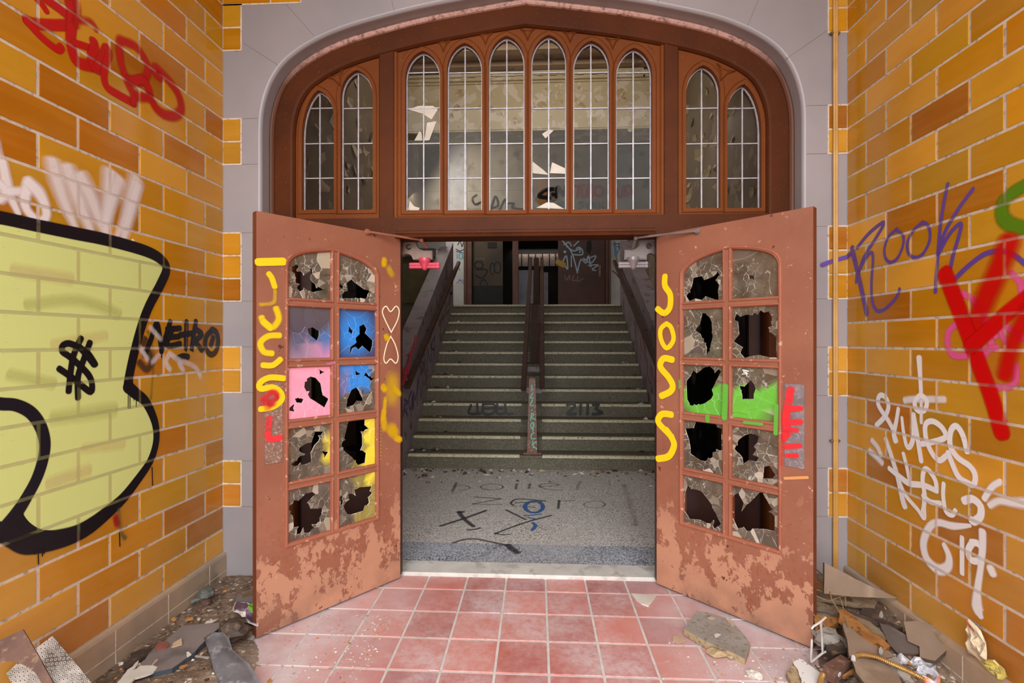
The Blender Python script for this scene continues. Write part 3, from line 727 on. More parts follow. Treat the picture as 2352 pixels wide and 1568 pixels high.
b = MB(); pa, pc = yb(1191, 697, YB + .9), yb(1226, 620, YB + .9); b.box((pa[0], YB + .9, LZ), (pc[0], YB + .93, pc[1]), 0, bev=.004)
pnl = b.build("door_panel", [mottled('pale_blue_panel', 'A2A4B8', '8E90A6', 3, .5)], wall_b, label="pale grey-blue panel in the dark opening beyond the stairs")
b = MB(); pa, pc = yb(1249, 680, YB + .9), yb(1259, 628, YB + .9); b.box((pa[0], YB + .9, LZ), (pc[0], YB + .93, pc[1] + .03), 0, bev=.003)
st(b, 'trim_5', [mottled('pale_strip', '8E8690', '78707C', 6, .6)], 'narrow pale strip with black marks in the dark opening', 'post')
# side lobbies at the foot of the balustrade: hatch, ledge
b = MB(); p = yb(990, 600, 8.0); b.box((HX0, 8.0, LZ), (SX0 - .2, 8.06, yb(0, 588, 8)[1])); b.box((HX0, 7.94, yb(0, 588, 8)[1]), (SX0 - .2, 8.06, yb(0, 569, 8)[1]), 1)
st(b, 'wall_hatch', [mottled('olive_hatch', '6E6444', '5A5238', 4, .7), mottled('grey_ledge', '6E6866', '5E5856', 4, .6)], 'grey ledge and olive panel beside the head of the left balustrade', 'wall')
b = MB(); b.box((HX0, 8.4, yb(0, 571, 8.4)[1]), (X(1022) * .76, 8.45, yb(0, 540, 8.4)[1])); st(b, 'wall_board', WHITEW, 'white board with a dark curl left of the stair head', 'wall')
# ------------------------------------------------------------------ broken wired glass
def pane_mat():
    n = NT('wired_glass'); a = n.attr(); x = n.sep()
    tr = n.n('ShaderNodeBsdfTransparent', i_0=(.85, .84, .82)); gl = n.n('ShaderNodeBsdfGlossy', i_Roughness=.12)
    cr = n.band(n.noise(34, 7, .72, dist=.6), .58, .66)
    d = n.n('ShaderNodeBsdfDiffuse', i_0=n.mix(cr, n.mix(n.band(n.noise(13, 6, .7), .35, .65), lin('5E5347'), lin('857A6C')), lin('CFC9BE')))
    hz = n.math('ADD', n.math('MULTIPLY', n.band(n.noise(9, 6, .7), .3, .7), .3), .42)
    m1 = n.n('ShaderNodeMixShader', i_0=n.math('MAXIMUM', hz, n.math('MULTIPLY', cr, .8))); n.set(m1.inputs[1], tr.outputs[0]); n.set(m1.inputs[2], d.outputs[0])
    m2 = n.n('ShaderNodeMixShader', i_0=.09); n.set(m2.inputs[1], m1.outputs[0]); n.set(m2.inputs[2], gl.outputs[0])
    pb = n.n('ShaderNodeBsdfPrincipled', i_Base_Color=a.outputs['Color'], i_Roughness=.3)
    m3 = n.n('ShaderNodeMixShader', i_0=a.outputs['Alpha']); n.set(m3.inputs[1], m2.outputs[0]); n.set(m3.inputs[2], pb.outputs[0])
    n.t.links.new(m3.outputs[0], n.out.inputs[0]); return n.mat
PANE = pane_mat()
def crack_mat():
    n = NT('crack_edge'); a = n.attr(); tr = n.n('ShaderNodeBsdfTransparent'); d = n.n('ShaderNodeBsdfDiffuse', i_0=lin('D9D3C8'))
    m = n.n('ShaderNodeMixShader', i_0=n.band(n.noise(26, 4, .7), .35, .6)); n.set(m.inputs[1], tr.outputs[0]); n.set(m.inputs[2], d.outputs[0])
    pb = n.n('ShaderNodeBsdfDiffuse', i_0=n.mix(.35, a.outputs['Color'], (.85, .85, .85)))
    m3 = n.n('ShaderNodeMixShader', i_0=a.outputs['Alpha']); n.set(m3.inputs[1], m.outputs[0]); n.set(m3.inputs[2], pb.outputs[0])
    n.t.links.new(m3.outputs[0], n.out.inputs[0]); return n.mat
CRACK = crack_mat()
def clip(poly, mx, my, nx, ny):
    out = []
    for i in range(len(poly)):
        a, c = poly[i], poly[(i + 1) % len(poly)]
        da, dc = (a[0] - mx) * nx + (a[1] - my) * ny, (c[0] - mx) * nx + (c[1] - my) * ny
        if da <= 0: out.append(a)
        if (da < 0 < dc) or (dc < 0 < da): t = da / (da - dc); out.append((a[0] + (c[0] - a[0]) * t, a[1] + (c[1] - a[1]) * t))
    return out
def shatter(P, region, holes, seed, n=34, centre=None, paint=None, mess=1.0, w=-.012):
    """wired glass pane broken into shards: cells of a Voronoi pattern clipped to the pane, the holes left out"""
    r = random.Random(seed); b = MB()
    us = [p[0] for p in region]; vs = [p[1] for p in region]; u0, u1, v0, v1 = min(us), max(us), min(vs), max(vs)
    seeds = []; ctr = centre or ((sum(q[0] for q in holes[0]) / len(holes[0]), sum(q[1] for q in holes[0]) / len(holes[0])) if holes else None); sect = r.randint(9, 13); radial = .75 if mess < 1.3 else .35
    for h in holes:
        m = len(h)
        for i in range(m):
            a, c = h[i], h[(i + 1) % m]; L = math.hypot(c[0] - a[0], c[1] - a[1]); k = max(1, int(L / .022))
            for q in range(k):
                t = (q + .5) / k; x, y = a[0] + (c[0] - a[0]) * t, a[1] + (c[1] - a[1]) * t; nx, ny = (c[1] - a[1]) / L, -(c[0] - a[0]) / L; d = .007
                seeds += [(x + nx * d, y + ny * d), (x - nx * d, y - ny * d)]
    if centre:                                              # one blow: long wedges from the hole to the frame
        seeds = [q for q in seeds]; n = 4
        for k in range(12):
            a = 2 * math.pi * (k + r.uniform(-.3, .3)) / 12
            seeds.append((centre[0] + .055 * math.cos(a), centre[1] + .055 * math.sin(a)))
    while n > 0:
        p = (r.uniform(u0, u1), r.uniform(v0, v1))
        if ctr and r.random() < radial and not centre:                      # long shards raying out from the blow
            a = 2 * math.pi * (r.randrange(sect) + r.uniform(.35, .65)) / sect; R_ = r.choice((.05, .085, .13)) * r.uniform(.85, 1.15); p = (ctr[0] + R_ * math.cos(a), ctr[1] + R_ * math.sin(a))
        if u0 < p[0] < u1 and v0 < p[1] < v1 and not any(inside(p, h) for h in holes): seeds.append(p)
        n -= 1
    for i, s in enumerate(seeds):
        if any(inside(s, h) for h in holes) or not (u0 - .01 < s[0] < u1 + .01 and v0 - .01 < s[1] < v1 + .01): continue
        poly = list(region)
        for k, q in enumerate(seeds):
            if k == i: continue
            dx, dy = q[0] - s[0], q[1] - s[1]
            if dx * dx + dy * dy > .09: continue
            poly = clip(poly, (s[0] + q[0]) / 2, (s[1] + q[1]) / 2, dx, dy)
            if len(poly) < 3: break
        if len(poly) < 3: continue
        A = sum(poly[k][0] * poly[(k + 1) % len(poly)][1] - poly[(k + 1) % len(poly)][0] * poly[k][1] for k in range(len(poly))) / 2
        if A < 0: poly = poly[::-1]; A = -A
        if A < 4e-6: continue
        cx, cy = sum(p[0] for p in poly) / len(poly), sum(p[1] for p in poly) / len(poly)
        tx, ty = r.gauss(0, .05 * mess), r.gauss(0, .05 * mess); dw = r.uniform(-.0012, .0012) * mess
        W = lambda u, v, k=0: w + dw + (u - cx) * tx + (v - cy) * ty + k
        rad = max(.004, math.sqrt(A)); sh = 1 - min(.3, r.choice([.0004, .0007, .0012, .002]) * (.6 + .4 * mess) / rad)
        crumb = (*lin(r.choice(('A89A86', 'C9BDAC', '8E8272', 'B5A792'))), r.choice((.35, .6, .8))) if r.random() < .13 * mess and not centre else None
        pc = lambda u, v: (lambda q: crumb if (crumb and q[3] < .1) else q)(paint(u, v, r) if paint else (1, 1, 1, 0))
        o = [b.vert(P.p3(u, v, W(u, v, -.0008)), pc(u, v)) for u, v in poly]; bk = [b.vert(P.p3(u, v, W(u, v, -.005)), pc(u, v)) for u, v in poly]
        inn = [(cx + (u - cx) * sh, cy + (v - cy) * sh) for u, v in poly]; t = [b.vert(P.p3(u, v, W(u, v)), pc(u, v)) for u, v in inn]
        flip = P.U.cross(P.V).dot(P.N) < 0; f = (lambda l: l[::-1]) if flip else (lambda l: l)
        b.face(f(t), 0); m = len(poly)
        for k in range(m):
            b.face(f([o[k], o[(k + 1) % m], t[(k + 1) % m], t[k]]), 1); b.face(f([bk[k], bk[(k + 1) % m], o[(k + 1) % m], o[k]]), 1)
    return b
# ------------------------------------------------------------------ doors
LW, LH = .806, 2.012
UC = [(.162, .387), (.431, .656)]; VR = [(1.615, 1.872), (1.313, 1.574), (1.013, 1.272), (.707, .970), (.408, .668)]
ARCR = [(.162, 1.758), (.167, 1.778), (.187, 1.802), (.236, 1.833), (.307, 1.855), (.387, 1.870)]
ARCL = [(.431, 1.872), (.538, 1.852), (.606, 1.829), (.637, 1.806), (.652, 1.782), (.656, 1.758)]
def cell(c, rr, g=0.0):
    (a, d), (lo, hi) = UC[c], VR[rr]; a -= g; d += g; lo -= g; hi += g
    if rr: return [(a, lo), (d, lo), (d, hi), (a, hi)]
    top = smooth_path(ARCR if c == 0 else ARCL, 3)
    return [(a, lo), (d, lo)] + [(min(max(u, a), d), v + g) for u, v in top[::-1]]
def make_leaf(name, P, side, lab, push_lab):
    root = thing(name, P.p3(0, 0, 0), lab, 'door', kind='structure')
    holes = [cell(c, q, .001) for c in (0, 1) for q in range(5)]
    b = MB(); b.slab(P, [(0, .012), (LW, .012), (LW, LH), (0, LH)], holes, w0=-.044, w1=0, m=0, ms=1)
    b.build('leaf_frame', [DOORP, DOORE], root)
    b = MB()
    # the arched ogee around the whole light and beads round each pane
    big = [(.150, .396), (.668, .396), (.668, 1.76)] + [(u + .012 * (u - .41) / .25, v + .012) for u, v in smooth_path(ARCL, 3)[::-1]][1:] + [(u + .012 * (u - .41) / .25, v + .012) for u, v in smooth_path(ARCR, 3)[::-1]][:-1] + [(.150, 1.76)]
    b.sweep(P, big, [(-.006, 0), (-.004, .006), (.003, .008), (.009, .005), (.012, 0)], True)
    for h in holes: b.sweep(P, h, [(-.012, .0), (-.009, .005), (-.004, .006), (0, .003), (.003, -.003), (.004, -.012)], True)
    b.build('glazing_bead', [BEAD], root)
    b = MB(); b.slab(P, [(.686, .816), (.77, .816), (.77, 1.202), (.686, 1.202)], w0=0, w1=.0035)
    for u, v in ((.694, .83), (.762, .83), (.694, 1.188), (.762, 1.188)): b.lathe(P.p3(u, v, .0035), P.N, [(.006, 0), (.006, .001), (.003, .002)], 10)
    b.build('push_plate', [mottled('rusted_push_plate', '8A6A5C', '77584C', 60, .5, .001, c3='B09A8E', s3=90) if side < 0 else mottled('grey_push_plate', '857A7E', '6E6468', 12, .35, .001, c3='9A8E90', s3=80)], root, label=push_lab)
    for v in (.25, 1.0, 1.78):
        b = MB(); b.tube([P.p3(-.004, v - .05, -.048), P.p3(-.004, v + .05, -.048)], .007, 10); b.build('hinge', [DARKW], root)
    return root
D1 = make_leaf('door_1', DOORL, -1, 'left brown door leaf with ten broken panes, some painted pink and blue', 'rusty brown push plate with a red painted L')
D2 = make_leaf('door_2', DOORR, 1, 'right brown door leaf with ten broken panes, two splashed with green paint', 'grey metal push plate with red paint strokes')
def H(P, x0, y0, k, pts): return [P.uv(*p) for p in zoom(x0, y0, k, pts)]
PINK, BLUE, YEL, GRN, DUSK = lin('F29BB4'), lin('2E78C8'), lin('E8D63C'), lin('63B03A'), lin('4E4858')
def nz(u, v, s): return noise.noise(Vector((u * s, v * s, 3.1)))
def p_dusk(u, v, r):
    t = (v - 1.313) / .261; s = t + nz(u, v, 9) * .1
    right = max(0, min(1, (.56 - u) / .13))
    if s > .55: c = Vector(DUSK).lerp(Vector(lin('5A5258')), min(1, (s - .55) * 2))
    elif s > .28: c = Vector(lin('5A5A78')).lerp(Vector(lin('4A78B8')), right)
    else: c = Vector(lin('A08098')).lerp(Vector(lin('D08AB8')), right)
    return (*c, .93)
def p_blue(u, v, r):
    d = math.hypot((u - .29) / .12, (v - 1.45) / .13); c = Vector(lin('2C86DC')).lerp(Vector(lin('3A3E62')), max(0, min(1, (d - .45) * 1.2)))
    return (*c, .97)
def p_pink(u, v, r): return (*[x * (1 + .08 * nz(u, v, 14)) for x in PINK], .97)
def p_bluetop(u, v, r):
    s = v + nz(u, v, 12) * .03; c = Vector(lin('2F86DA'))
    if u > .33 and v < 1.23: c = c.lerp(Vector(lin('8A6A86')), .6)
    return (*c, .97 if s > 1.135 and u > .205 - (1.27 - v) * .1 else .0)
def p_yel(u, v, r): return (*YEL, .95 if u < .232 + nz(u, v, 14) * .03 and (.74 < v < 1.2 or v > .6) else (.25 if u < .29 else 0))
def p_yel4(u, v, r): return (*YEL, .75 if u < .465 and .78 < v < .9 else 0)
def p_grn1(u, v, r): return (*[x * (1 + .15 * nz(u, v, 20)) for x in GRN], .97 if v < 1.14 + .05 * nz(u, v, 18) + max(0, u - .3) * .35 and not (u < .185 and v < 1.05) else 0)
def p_grn2(u, v, r): return (*[x * (1.05 + .15 * nz(u, v, 20)) for x in GRN], .97 if v < 1.175 + .04 * nz(u, v, 15) and not (v < 1.08 and .6 < u) else 0)
E1 = lambda pts: H(DOORL, 650, 560, 5.6, pts)
E2 = lambda pts: H(DOORL, 650, 820, 5.6, pts)
E3 = lambda pts: H(DOORL, 650, 1060, 7.84, pts)
PL_ = {  # (column from hinge, row): holes, seeds, paint, mess, label
 (1, 0): ([E1([(130, 290), (215, 250), (225, 320), (290, 395), (415, 300), (365, 440), (400, 490), (530, 590), (400, 620), (290, 580), (230, 615), (165, 640), (200, 600), (165, 440), (170, 380), (125, 350)])], 46, None, 1.2, 'shattered arched pane with a jagged dark hole'),
 (0, 0): ([E1([(830, 500), (900, 450), (960, 510), (1060, 580), (1130, 600), (1090, 710), (1010, 690), (960, 610), (850, 590)]), E1([(780, 620), (860, 600), (960, 610), (1010, 700), (780, 700)]), E1([(730, 510), (790, 520), (790, 580), (740, 550)])], 60, None, 1.6, 'crazed arched pane with a ragged hole low down'),
 (1, 1): ([E1([(330, 1090), (400, 1070), (480, 1120), (480, 1180), (455, 1245), (370, 1180), (345, 1150)])], 14, p_dusk, .35, 'dusky painted pane with pink lower edge and a small hole'),
 (0, 1): ([E1([(865, 1060), (915, 1120), (905, 1160), (865, 1130)]), E1([(1000, 1060), (1060, 1030), (1095, 1090), (1075, 1150), (1170, 1240), (1165, 1320), (1140, 1400), (1040, 1310), (990, 1360), (950, 1320), (880, 1360), (880, 1330), (960, 1270), (950, 1210), (1000, 1160)])], 12, p_blue, .4, 'blue painted pane with a star shaped break'),
 (1, 2): ([E2([(300, 290), (370, 250), (440, 270), (500, 340), (530, 490), (605, 540), (550, 650), (430, 570), (360, 530), (290, 390)]), E2([(170, 540), (230, 515), (280, 550), (260, 590), (190, 585)]), E2([(100, 650), (150, 610), (150, 700), (95, 690)]), E2([(485, 170), (535, 200), (500, 215)])], 26, p_pink, .6, 'pink painted pane with a leaf shaped hole'),
 (0, 2): ([E2([(900, 420), (960, 390), (1010, 460), (1050, 560), (960, 570), (930, 620), (830, 650), (850, 530)]), E2([(950, 175), (1010, 220), (950, 240)]), E2([(1060, 230), (1080, 200), (1180, 290), (1160, 300)])], 40, p_bluetop, 1.3, 'pane painted blue above bare cracked glass'),
 (1, 3): ([E2([(430, 960), (535, 960), (470, 1090), (420, 1140), (375, 1240), (385, 1350), (320, 1380), (160, 1410), (125, 1390), (250, 1260), (215, 1175), (320, 1110), (380, 1100)]), E2([(520, 1210), (590, 1240), (570, 1275)])], 46, p_yel4, .9, 'shattered pane with a lightning shaped hole'),
 (0, 3): ([E2([(855, 830), (1070, 800), (1070, 880), (1105, 910), (1035, 980), (1040, 1140), (1020, 1190), (1085, 1240), (1070, 1360), (985, 1395), (900, 1290), (775, 1180), (770, 1110), (800, 1060)])], 24, p_yel, .8, 'half empty pane with yellow sprayed shards on its right'),
 (1, 4): ([E3([(230, 700), (300, 715), (440, 580), (550, 550), (605, 590), (470, 740), (520, 855), (650, 855), (730, 840), (735, 950), (690, 1010), (690, 1080), (580, 1190), (500, 1290), (370, 1300), (260, 1330), (270, 1190), (220, 1200), (200, 990), (120, 920), (140, 800), (180, 780)])], 56, None, 1.2, 'bottom pane by the free edge with a large ragged hole'),
 (0, 4): ([E3([(1200, 590), (1320, 570), (1310, 520), (1400, 470), (1620, 450), (1590, 540), (1635, 575), (1560, 650), (1580, 780), (1500, 800), (1470, 890), (1260, 960), (1180, 950), (1110, 820), (1150, 740), (1210, 700)]), E3([(1060, 620), (1095, 630), (1095, 790), (1065, 790)])], 40, p_yel, 1.1, 'bottom pane by the hinges with a cat head shaped hole')}
G1 = lambda pts: H(DOORR, 1550, 560, 5.6, pts)
G2 = lambda pts: H(DOORR, 1550, 820, 5.6, pts)
G3 = lambda pts: H(DOORR, 1550, 1070, 7.84, pts)
PR_ = {
 (0, 0): ([G1([(220, 435), (330, 410), (360, 460), (470, 420), (540, 360), (560, 390), (515, 460), (555, 520), (540, 600), (550, 720), (490, 710), (380, 670), (330, 720), (250, 700), (165, 735), (130, 670), (200, 540)])], 46, None, 1.4, 'shattered arched pane with a wide dark hole'),
 (1, 0): ([G1([(935, 400), (985, 395), (1010, 420), (1005, 450), (940, 445)]), G1([(975, 615), (1020, 640), (1000, 645)])], 15, None, .5, 'mostly whole arched pane with a star crack'),
 (0, 1): ([G1([(340, 890), (370, 890), (440, 950), (460, 1000), (470, 1200), (430, 1370), (400, 1410), (395, 1340), (310, 1160), (240, 1110), (300, 1030)]), G1([(155, 990), (180, 1020), (170, 1030)])], 40, None, 1.2, 'cracked pane with a narrow upright hole'),
 (1, 1): ([G1([(780, 900), (820, 930), (910, 910), (980, 910), (1000, 880), (1050, 905), (1085, 850), (1130, 880), (1190, 865), (1235, 940), (1230, 1060), (1195, 1070), (1200, 1120), (1290, 1190), (1298, 1460), (1200, 1460), (1060, 1425), (880, 1465), (820, 1400), (855, 1330), (735, 1255), (810, 1160), (795, 1000), (735, 970)])], 34, None, .9, 'nearly empty pane framed by shards'),
 (0, 2): ([G2([(215, 165), (265, 205), (370, 130), (430, 120), (515, 185), (545, 150), (580, 185), (460, 420), (480, 480), (450, 540), (360, 600), (220, 630), (180, 620), (140, 540), (130, 310), (185, 240)])], 34, p_grn1, .8, 'pane with green paint below its large hole'),
 (1, 2): ([G2([(960, 290), (1000, 340), (1025, 410), (1000, 480), (1000, 540), (850, 540), (850, 490), (810, 370), (880, 380)])], 50, p_grn2, .9, 'pane with bright green paint around a star hole'),
 (0, 3): ([G2([(250, 835), (510, 855), (530, 900), (585, 930), (585, 1200), (470, 1230), (470, 1290), (370, 1345), (300, 1330), (250, 1290), (190, 1250), (165, 1060), (115, 920), (220, 915)])], 36, None, 1.2, 'pane with a wide shield shaped hole'),
 (1, 3): ([G2([(880, 1010), (985, 975), (1065, 1025), (1040, 1110), (1000, 1150), (1030, 1200), (990, 1260), (1060, 1290), (1040, 1350), (930, 1330), (870, 1375), (840, 1280), (750, 1190), (800, 1070)]), G2([(1130, 1420), (1200, 1400), (1280, 1520), (1240, 1568), (1120, 1568)])], 56, None, 2.0, 'pane hung with crumpled tan shards around a dark hole'),
 (0, 4): ([G3([(210, 355), (275, 420), (370, 430), (470, 470), (540, 560), (640, 700), (660, 750), (810, 1060), (690, 1140), (640, 1050), (570, 1040), (430, 980), (330, 970), (240, 960), (190, 880), (145, 820), (150, 530)])], 40, None, 1.2, 'bottom pane by the hinges with a big dark hole'),
 (1, 4): ([G3([(1060, 510), (1120, 500), (1240, 710), (1300, 690), (1510, 480), (1560, 490), (1740, 800), (1690, 820), (1780, 920), (1775, 1180), (1690, 1170), (1570, 1145), (1370, 1145), (1340, 1185), (1270, 1185), (1220, 1120), (1110, 1135), (990, 880), (1040, 850), (985, 790), (1000, 590)])], 46, None, 1.1, 'bottom pane by the free edge with a pointed tooth of glass')}
for root, P, table, sd in ((D1, DOORL, PL_, 100), (D2, DOORR, PR_, 200)):
    for (c, q), (holes, n, paint, mess, lab) in table.items():
        ctr = P.uv(*zoom(1550, 560, 5.6, [(970, 425)])[0]) if (P is DOORR and (c, q) == (1, 0)) else None
        reg = cell(c, q, .001)
        if q == 0:                                      # the arched pane is convex enough to clip against
            pass
        shatter(P, reg, holes, sd + c * 10 + q, n, ctr, paint, mess).build('glass_pane', [PANE, CRACK], root, label=lab)
# door closers on the jambs
def closer(P0, sx, yq, lab, body, arm, py):
    """bracket plate with a hole and a scoop, body block, twin cylinders, elbow arm"""
    t = thing('door_closer', (P0[0], yq, P0[1]), lab, 'door closer')
    PC = Plane((0, yq, 0), (1, 0, 0), (0, -1, 0))
    mp = lambda pts: [(on_y(x, y, yq).x, on_y(x, y, yq).z) for x, y in zoom(910 if sx > 0 else 1390, 530, 9.225, pts)]
    c = mp([(265, 340)] if sx > 0 else [(930, 320)])
    hole = [(c[0][0] + .019 * math.cos(k * math.pi / 8), c[0][1] + .019 * math.sin(k * math.pi / 8)) for k in range(16)]
    out = mp([(115, 215), (410, 215), (440, 330), (480, 380), (560, 415), (765, 420), (765, 605), (360, 610), (340, 570), (320, 520), (250, 485), (180, 490), (125, 540)]) if sx > 0 else mp([(740, 205), (1075, 205), (1070, 530), (1030, 490), (960, 465), (900, 490), (880, 530), (880, 610), (405, 610), (410, 405), (560, 405), (650, 380), (720, 320)])
    b = MB(); b.slab(PC, out, [hole], w0=-.04, w1=0); b.build('bracket', [body], t)
    b = MB(); q = mp([(400, 445), (745, 440), (745, 590), (400, 595)]) if sx > 0 else mp([(430, 440), (850, 440), (850, 585), (430, 590)])
    b.slab(PC, q, w0=0, w1=.006); b.build('cover', [body], t)
    (ax, az), (bx, bz) = mp([(290, 745), (935, 740)] if sx > 0 else [(270, 730), (900, 725)])
    cyl = arm
    for dz in (.0085, -.0085):
        b = MB(); L = bx - ax; b.lathe((ax, yq - .012, az + dz), (1, 0, 0), [(.008, 0), (.0105, .003), (.0105, L * .4), (.0105, L * .88), (.013, L * .89), (.013, L * .97), (.009, L)], 14); b.build('cylinder', [cyl], t)
    b = MB(); mx = (ax + bx) / 2; b.lathe((mx, yq - .012, az + .045), (0, 0, -1), [(.034, 0), (.036, .018), (.026, .038), (.02, .055), (.016, .066), (.008, .074)], 16); b.build('spindle_hub', [cyl], t)
    return t, PC, mp
c1, PC1, mp1 = closer((-.74, 1.86), 1, 2.99, 'left door closer with twin cylinders sprayed pink', mottled('closer_brown', '8A6E60', '765C50', 8, .45), mottled('pink_cylinder', 'D2465E', 'B83E54', 9, .35), 0)
c2, PC2, mp2 = closer((.62, 1.86), -1, 2.99, 'right door closer in plain grey-brown metal', mottled('closer_grey', '7C6E6A', '6A5E5A', 8, .45), mottled('grey_cylinder', '8E8488', '7A7074', 9, .3, Metallic=.1), 0)
for P, t, pts, elbow in ((DOORL, c1, [(905, 545), (843, 533)], (968, 551)), (DOORR, c2, [(1515, 541), (1602, 531)], (1460, 546))):
    b = MB(); e = on_y(*elbow, 2.9); hub = on_y(980 if P is DOORL else 1454, 568, 2.96)
    u, v = P.uv(*pts[1]); foot = P.p3(u, v, .012)
    b.tube([foot, e], .007, 8); b.tube([e, hub], .009, 8); b.lathe(e + Vector((0, 0, -.012)), (0, 0, 1), [(.012, 0), (.012, .024)], 12); b.lathe(foot - P.N * .012, P.N, [(.018, 0), (.018, .006), (.01, .02)], 12)
    b.build('closer_arm', [DOORP if P is DOORL else bpy.data.materials['closer_grey']], t)
# ------------------------------------------------------------------ spray paint: thin films of paint lying on the real surfaces
def spray_mat():
    n = NT('spray_paint'); a = n.attr(); x = n.sep()
    def line(c, per, off, half):
        f = n.math('FRACT', n.math('DIVIDE', n.math('SUBTRACT', c, off), per)); d = n.math('ABSOLUTE', n.math('SUBTRACT', f, .5))
        return n.band(d, .5 - half / per - .012, .5 - half / per)
    g = line(x[2], RH, Z0, .006)                               # paint sits thinly on the rough bed joints
    par = n.math('FLOORED_MODULO', n.math('FLOOR', n.math('DIVIDE', n.math('SUBTRACT', x[2], Z0), RH)), 2)
    vj = line(n.math('SUBTRACT', n.math('SUBTRACT', YW, x[1]), n.math('MULTIPLY', n.math('SUBTRACT', 1, par), TL * .52)), TL, 0, .0055)
    onside = n.math('LESS_THAN', x[1], YW - .05); g = n.math('MULTIPLY', n.math('MAXIMUM', g, n.math('MULTIPLY', vj, .9)), onside)
    al = n.math('MULTIPLY', a.outputs['Alpha'], n.math('SUBTRACT', 1, n.math('MULTIPLY', g, .45)))
    al = n.math('MULTIPLY', al, n.band(n.noise(60, 2, .5, n.scaled((.3, .3, 3))), .05, .3))
    tr = n.n('ShaderNodeBsdfTransparent'); s = n.n('ShaderNodeBsdfPrincipled', i_Base_Color=a.outputs['Color'], i_Roughness=.38)
    m = n.n('ShaderNodeMixShader', i_0=al); n.set(m.inputs[1], tr.outputs[0]); n.set(m.inputs[2], s.outputs[0])
    n.t.links.new(m.outputs[0], n.out.inputs[0]); return n.mat
def chalk_mat():
    n = NT('brushed_paint'); a = n.attr(); al = n.math('MULTIPLY', a.outputs['Alpha'], n.band(n.noise(70, 4, .7), .2, .36))
    tr = n.n('ShaderNodeBsdfTransparent'); s = n.n('ShaderNodeBsdfPrincipled', i_Base_Color=a.outputs['Color'], i_Roughness=.5)
    m = n.n('ShaderNodeMixShader', i_0=al); n.set(m.inputs[1], tr.outputs[0]); n.set(m.inputs[2], s.outputs[0])
    n.t.links.new(m.outputs[0], n.out.inputs[0]); return n.mat
SPRAY, CHALK = spray_mat(), chalk_mat()
P_SOFT = True
class Paint:
    def __init__(s, P, w0): s.P, s.b, s.w = P, MB(), w0; s.k = 1.34 if P in (LEFT, RIGHT) else 1.1
    def stroke(s, px, width, col, soft=.3, alpha=.95, k=5, cap=True, closed=False):
        """px: path in photo pixels; width in pixels at the path; soft: share of the half width that fades out"""
        if soft >= 1 and P_SOFT: return s.spray(px, width if not isinstance(width, (list, tuple)) else sum(width) / len(width), col, alpha * .55)
        P = s.P; m = [P.scale(*p) for p in px]; wd = width if isinstance(width, (list, tuple)) else [width] * len(px)
        ctrl = [P.uv(*p) for p in px]; pts = smooth_path(ctrl, k) if len(px) > 2 else [tuple(Vector(ctrl[0]).lerp(Vector(ctrl[1]), t / 4)) for t in range(5)]
        n = len(pts); hw = []
        for i in range(n):
            f = i / (n - 1) * (len(px) - 1); a = min(int(f), len(px) - 2); t = f - a
            hw.append(s.k * (wd[a] * m[a] * (1 - t) + wd[a + 1] * m[a + 1] * t) / 2)
        c4 = lambda a: (*lin(col), a)
        rows = []; s.w += .00003; soft = min(1.3, soft * 1.5) if P in (LEFT, RIGHT) else soft
        def row(p, d, h, f=1):
            nx, ny = -d[1], d[0]; q = []
            for e, al in ((-1 - soft * .5, 0), (-1 + soft * .5, alpha * f), (0, alpha * f), (1 - soft * .5, alpha * f), (1 + soft * .5, 0)):
                q.append(s.b.vert(P.p3(p[0] + nx * e * h, p[1] + ny * e * h, s.w), c4(al)))
            rows.append(q); s.w += 1.5e-6                          # later paint lies on earlier paint where a stroke crosses itself
        dirs = []
        for i in range(n):
            a, c = pts[max(0, i - 1)], pts[min(n - 1, i + 1)]; d = Vector((c[0] - a[0], c[1] - a[1])); d = d.normalized() if d.length > 1e-9 else (dirs[-1] if dirs else Vector((1, 0))); dirs.append(d)
        d0, d1 = dirs[0], dirs[-1]
        if cap:
            for t in (.98, .8, .45): row((pts[0][0] - d0.x * hw[0] * t, pts[0][1] - d0.y * hw[0] * t), d0, hw[0] * math.sqrt(max(.0, 1 - t * t)), 0 if (t > .9) else (1 if t < .6 else 1 - soft * .6))
        for i in range(n): row(pts[i], dirs[i], hw[i])
        if cap:
            for t in (.45, .8, .98): row((pts[-1][0] + d1.x * hw[-1] * t, pts[-1][1] + d1.y * hw[-1] * t), d1, hw[-1] * math.sqrt(max(.0, 1 - t * t)), 0 if (t > .9) else (1 if t < .6 else 1 - soft * .6))
        for A, B in zip(rows, rows[1:]):
            for q in range(4): s.b.face((A[q], A[q + 1], B[q + 1], B[q]))
    def spray(s, px, width, col, alpha=.6, n=9):
        """soft drifts of spray: overlapping discs fading to nothing"""
        m = s.P.scale(*px[0]); ctrl = [s.P.uv(*p) for p in px]; pts = smooth_path(ctrl, n) if len(px) > 2 else [tuple(Vector(ctrl[0]).lerp(Vector(ctrl[1]), t / n)) for t in range(n + 1)]
        r = random.Random(int(px[0][0] * 7)); R = width * m * .6
        for u, v in pts:
            s.w += .00004; c = s.b.vert(s.P.p3(u, v, s.w), (*lin(col), alpha)); q1, q2 = [], []
            for k in range(14):
                a = 2 * math.pi * k / 14; d = R * r.uniform(.85, 1.15); q1.append(s.b.vert(s.P.p3(u + d * .5 * math.cos(a), v + d * .5 * math.sin(a), s.w), (*lin(col), alpha * .6))); q2.append(s.b.vert(s.P.p3(u + d * math.cos(a), v + d * math.sin(a), s.w), (*lin(col), 0)))
            for k in range(14):
                j = (k + 1) % 14; s.b.face((c, q1[k], q1[j])); s.b.face((q1[k], q2[k], q2[j], q1[j]))
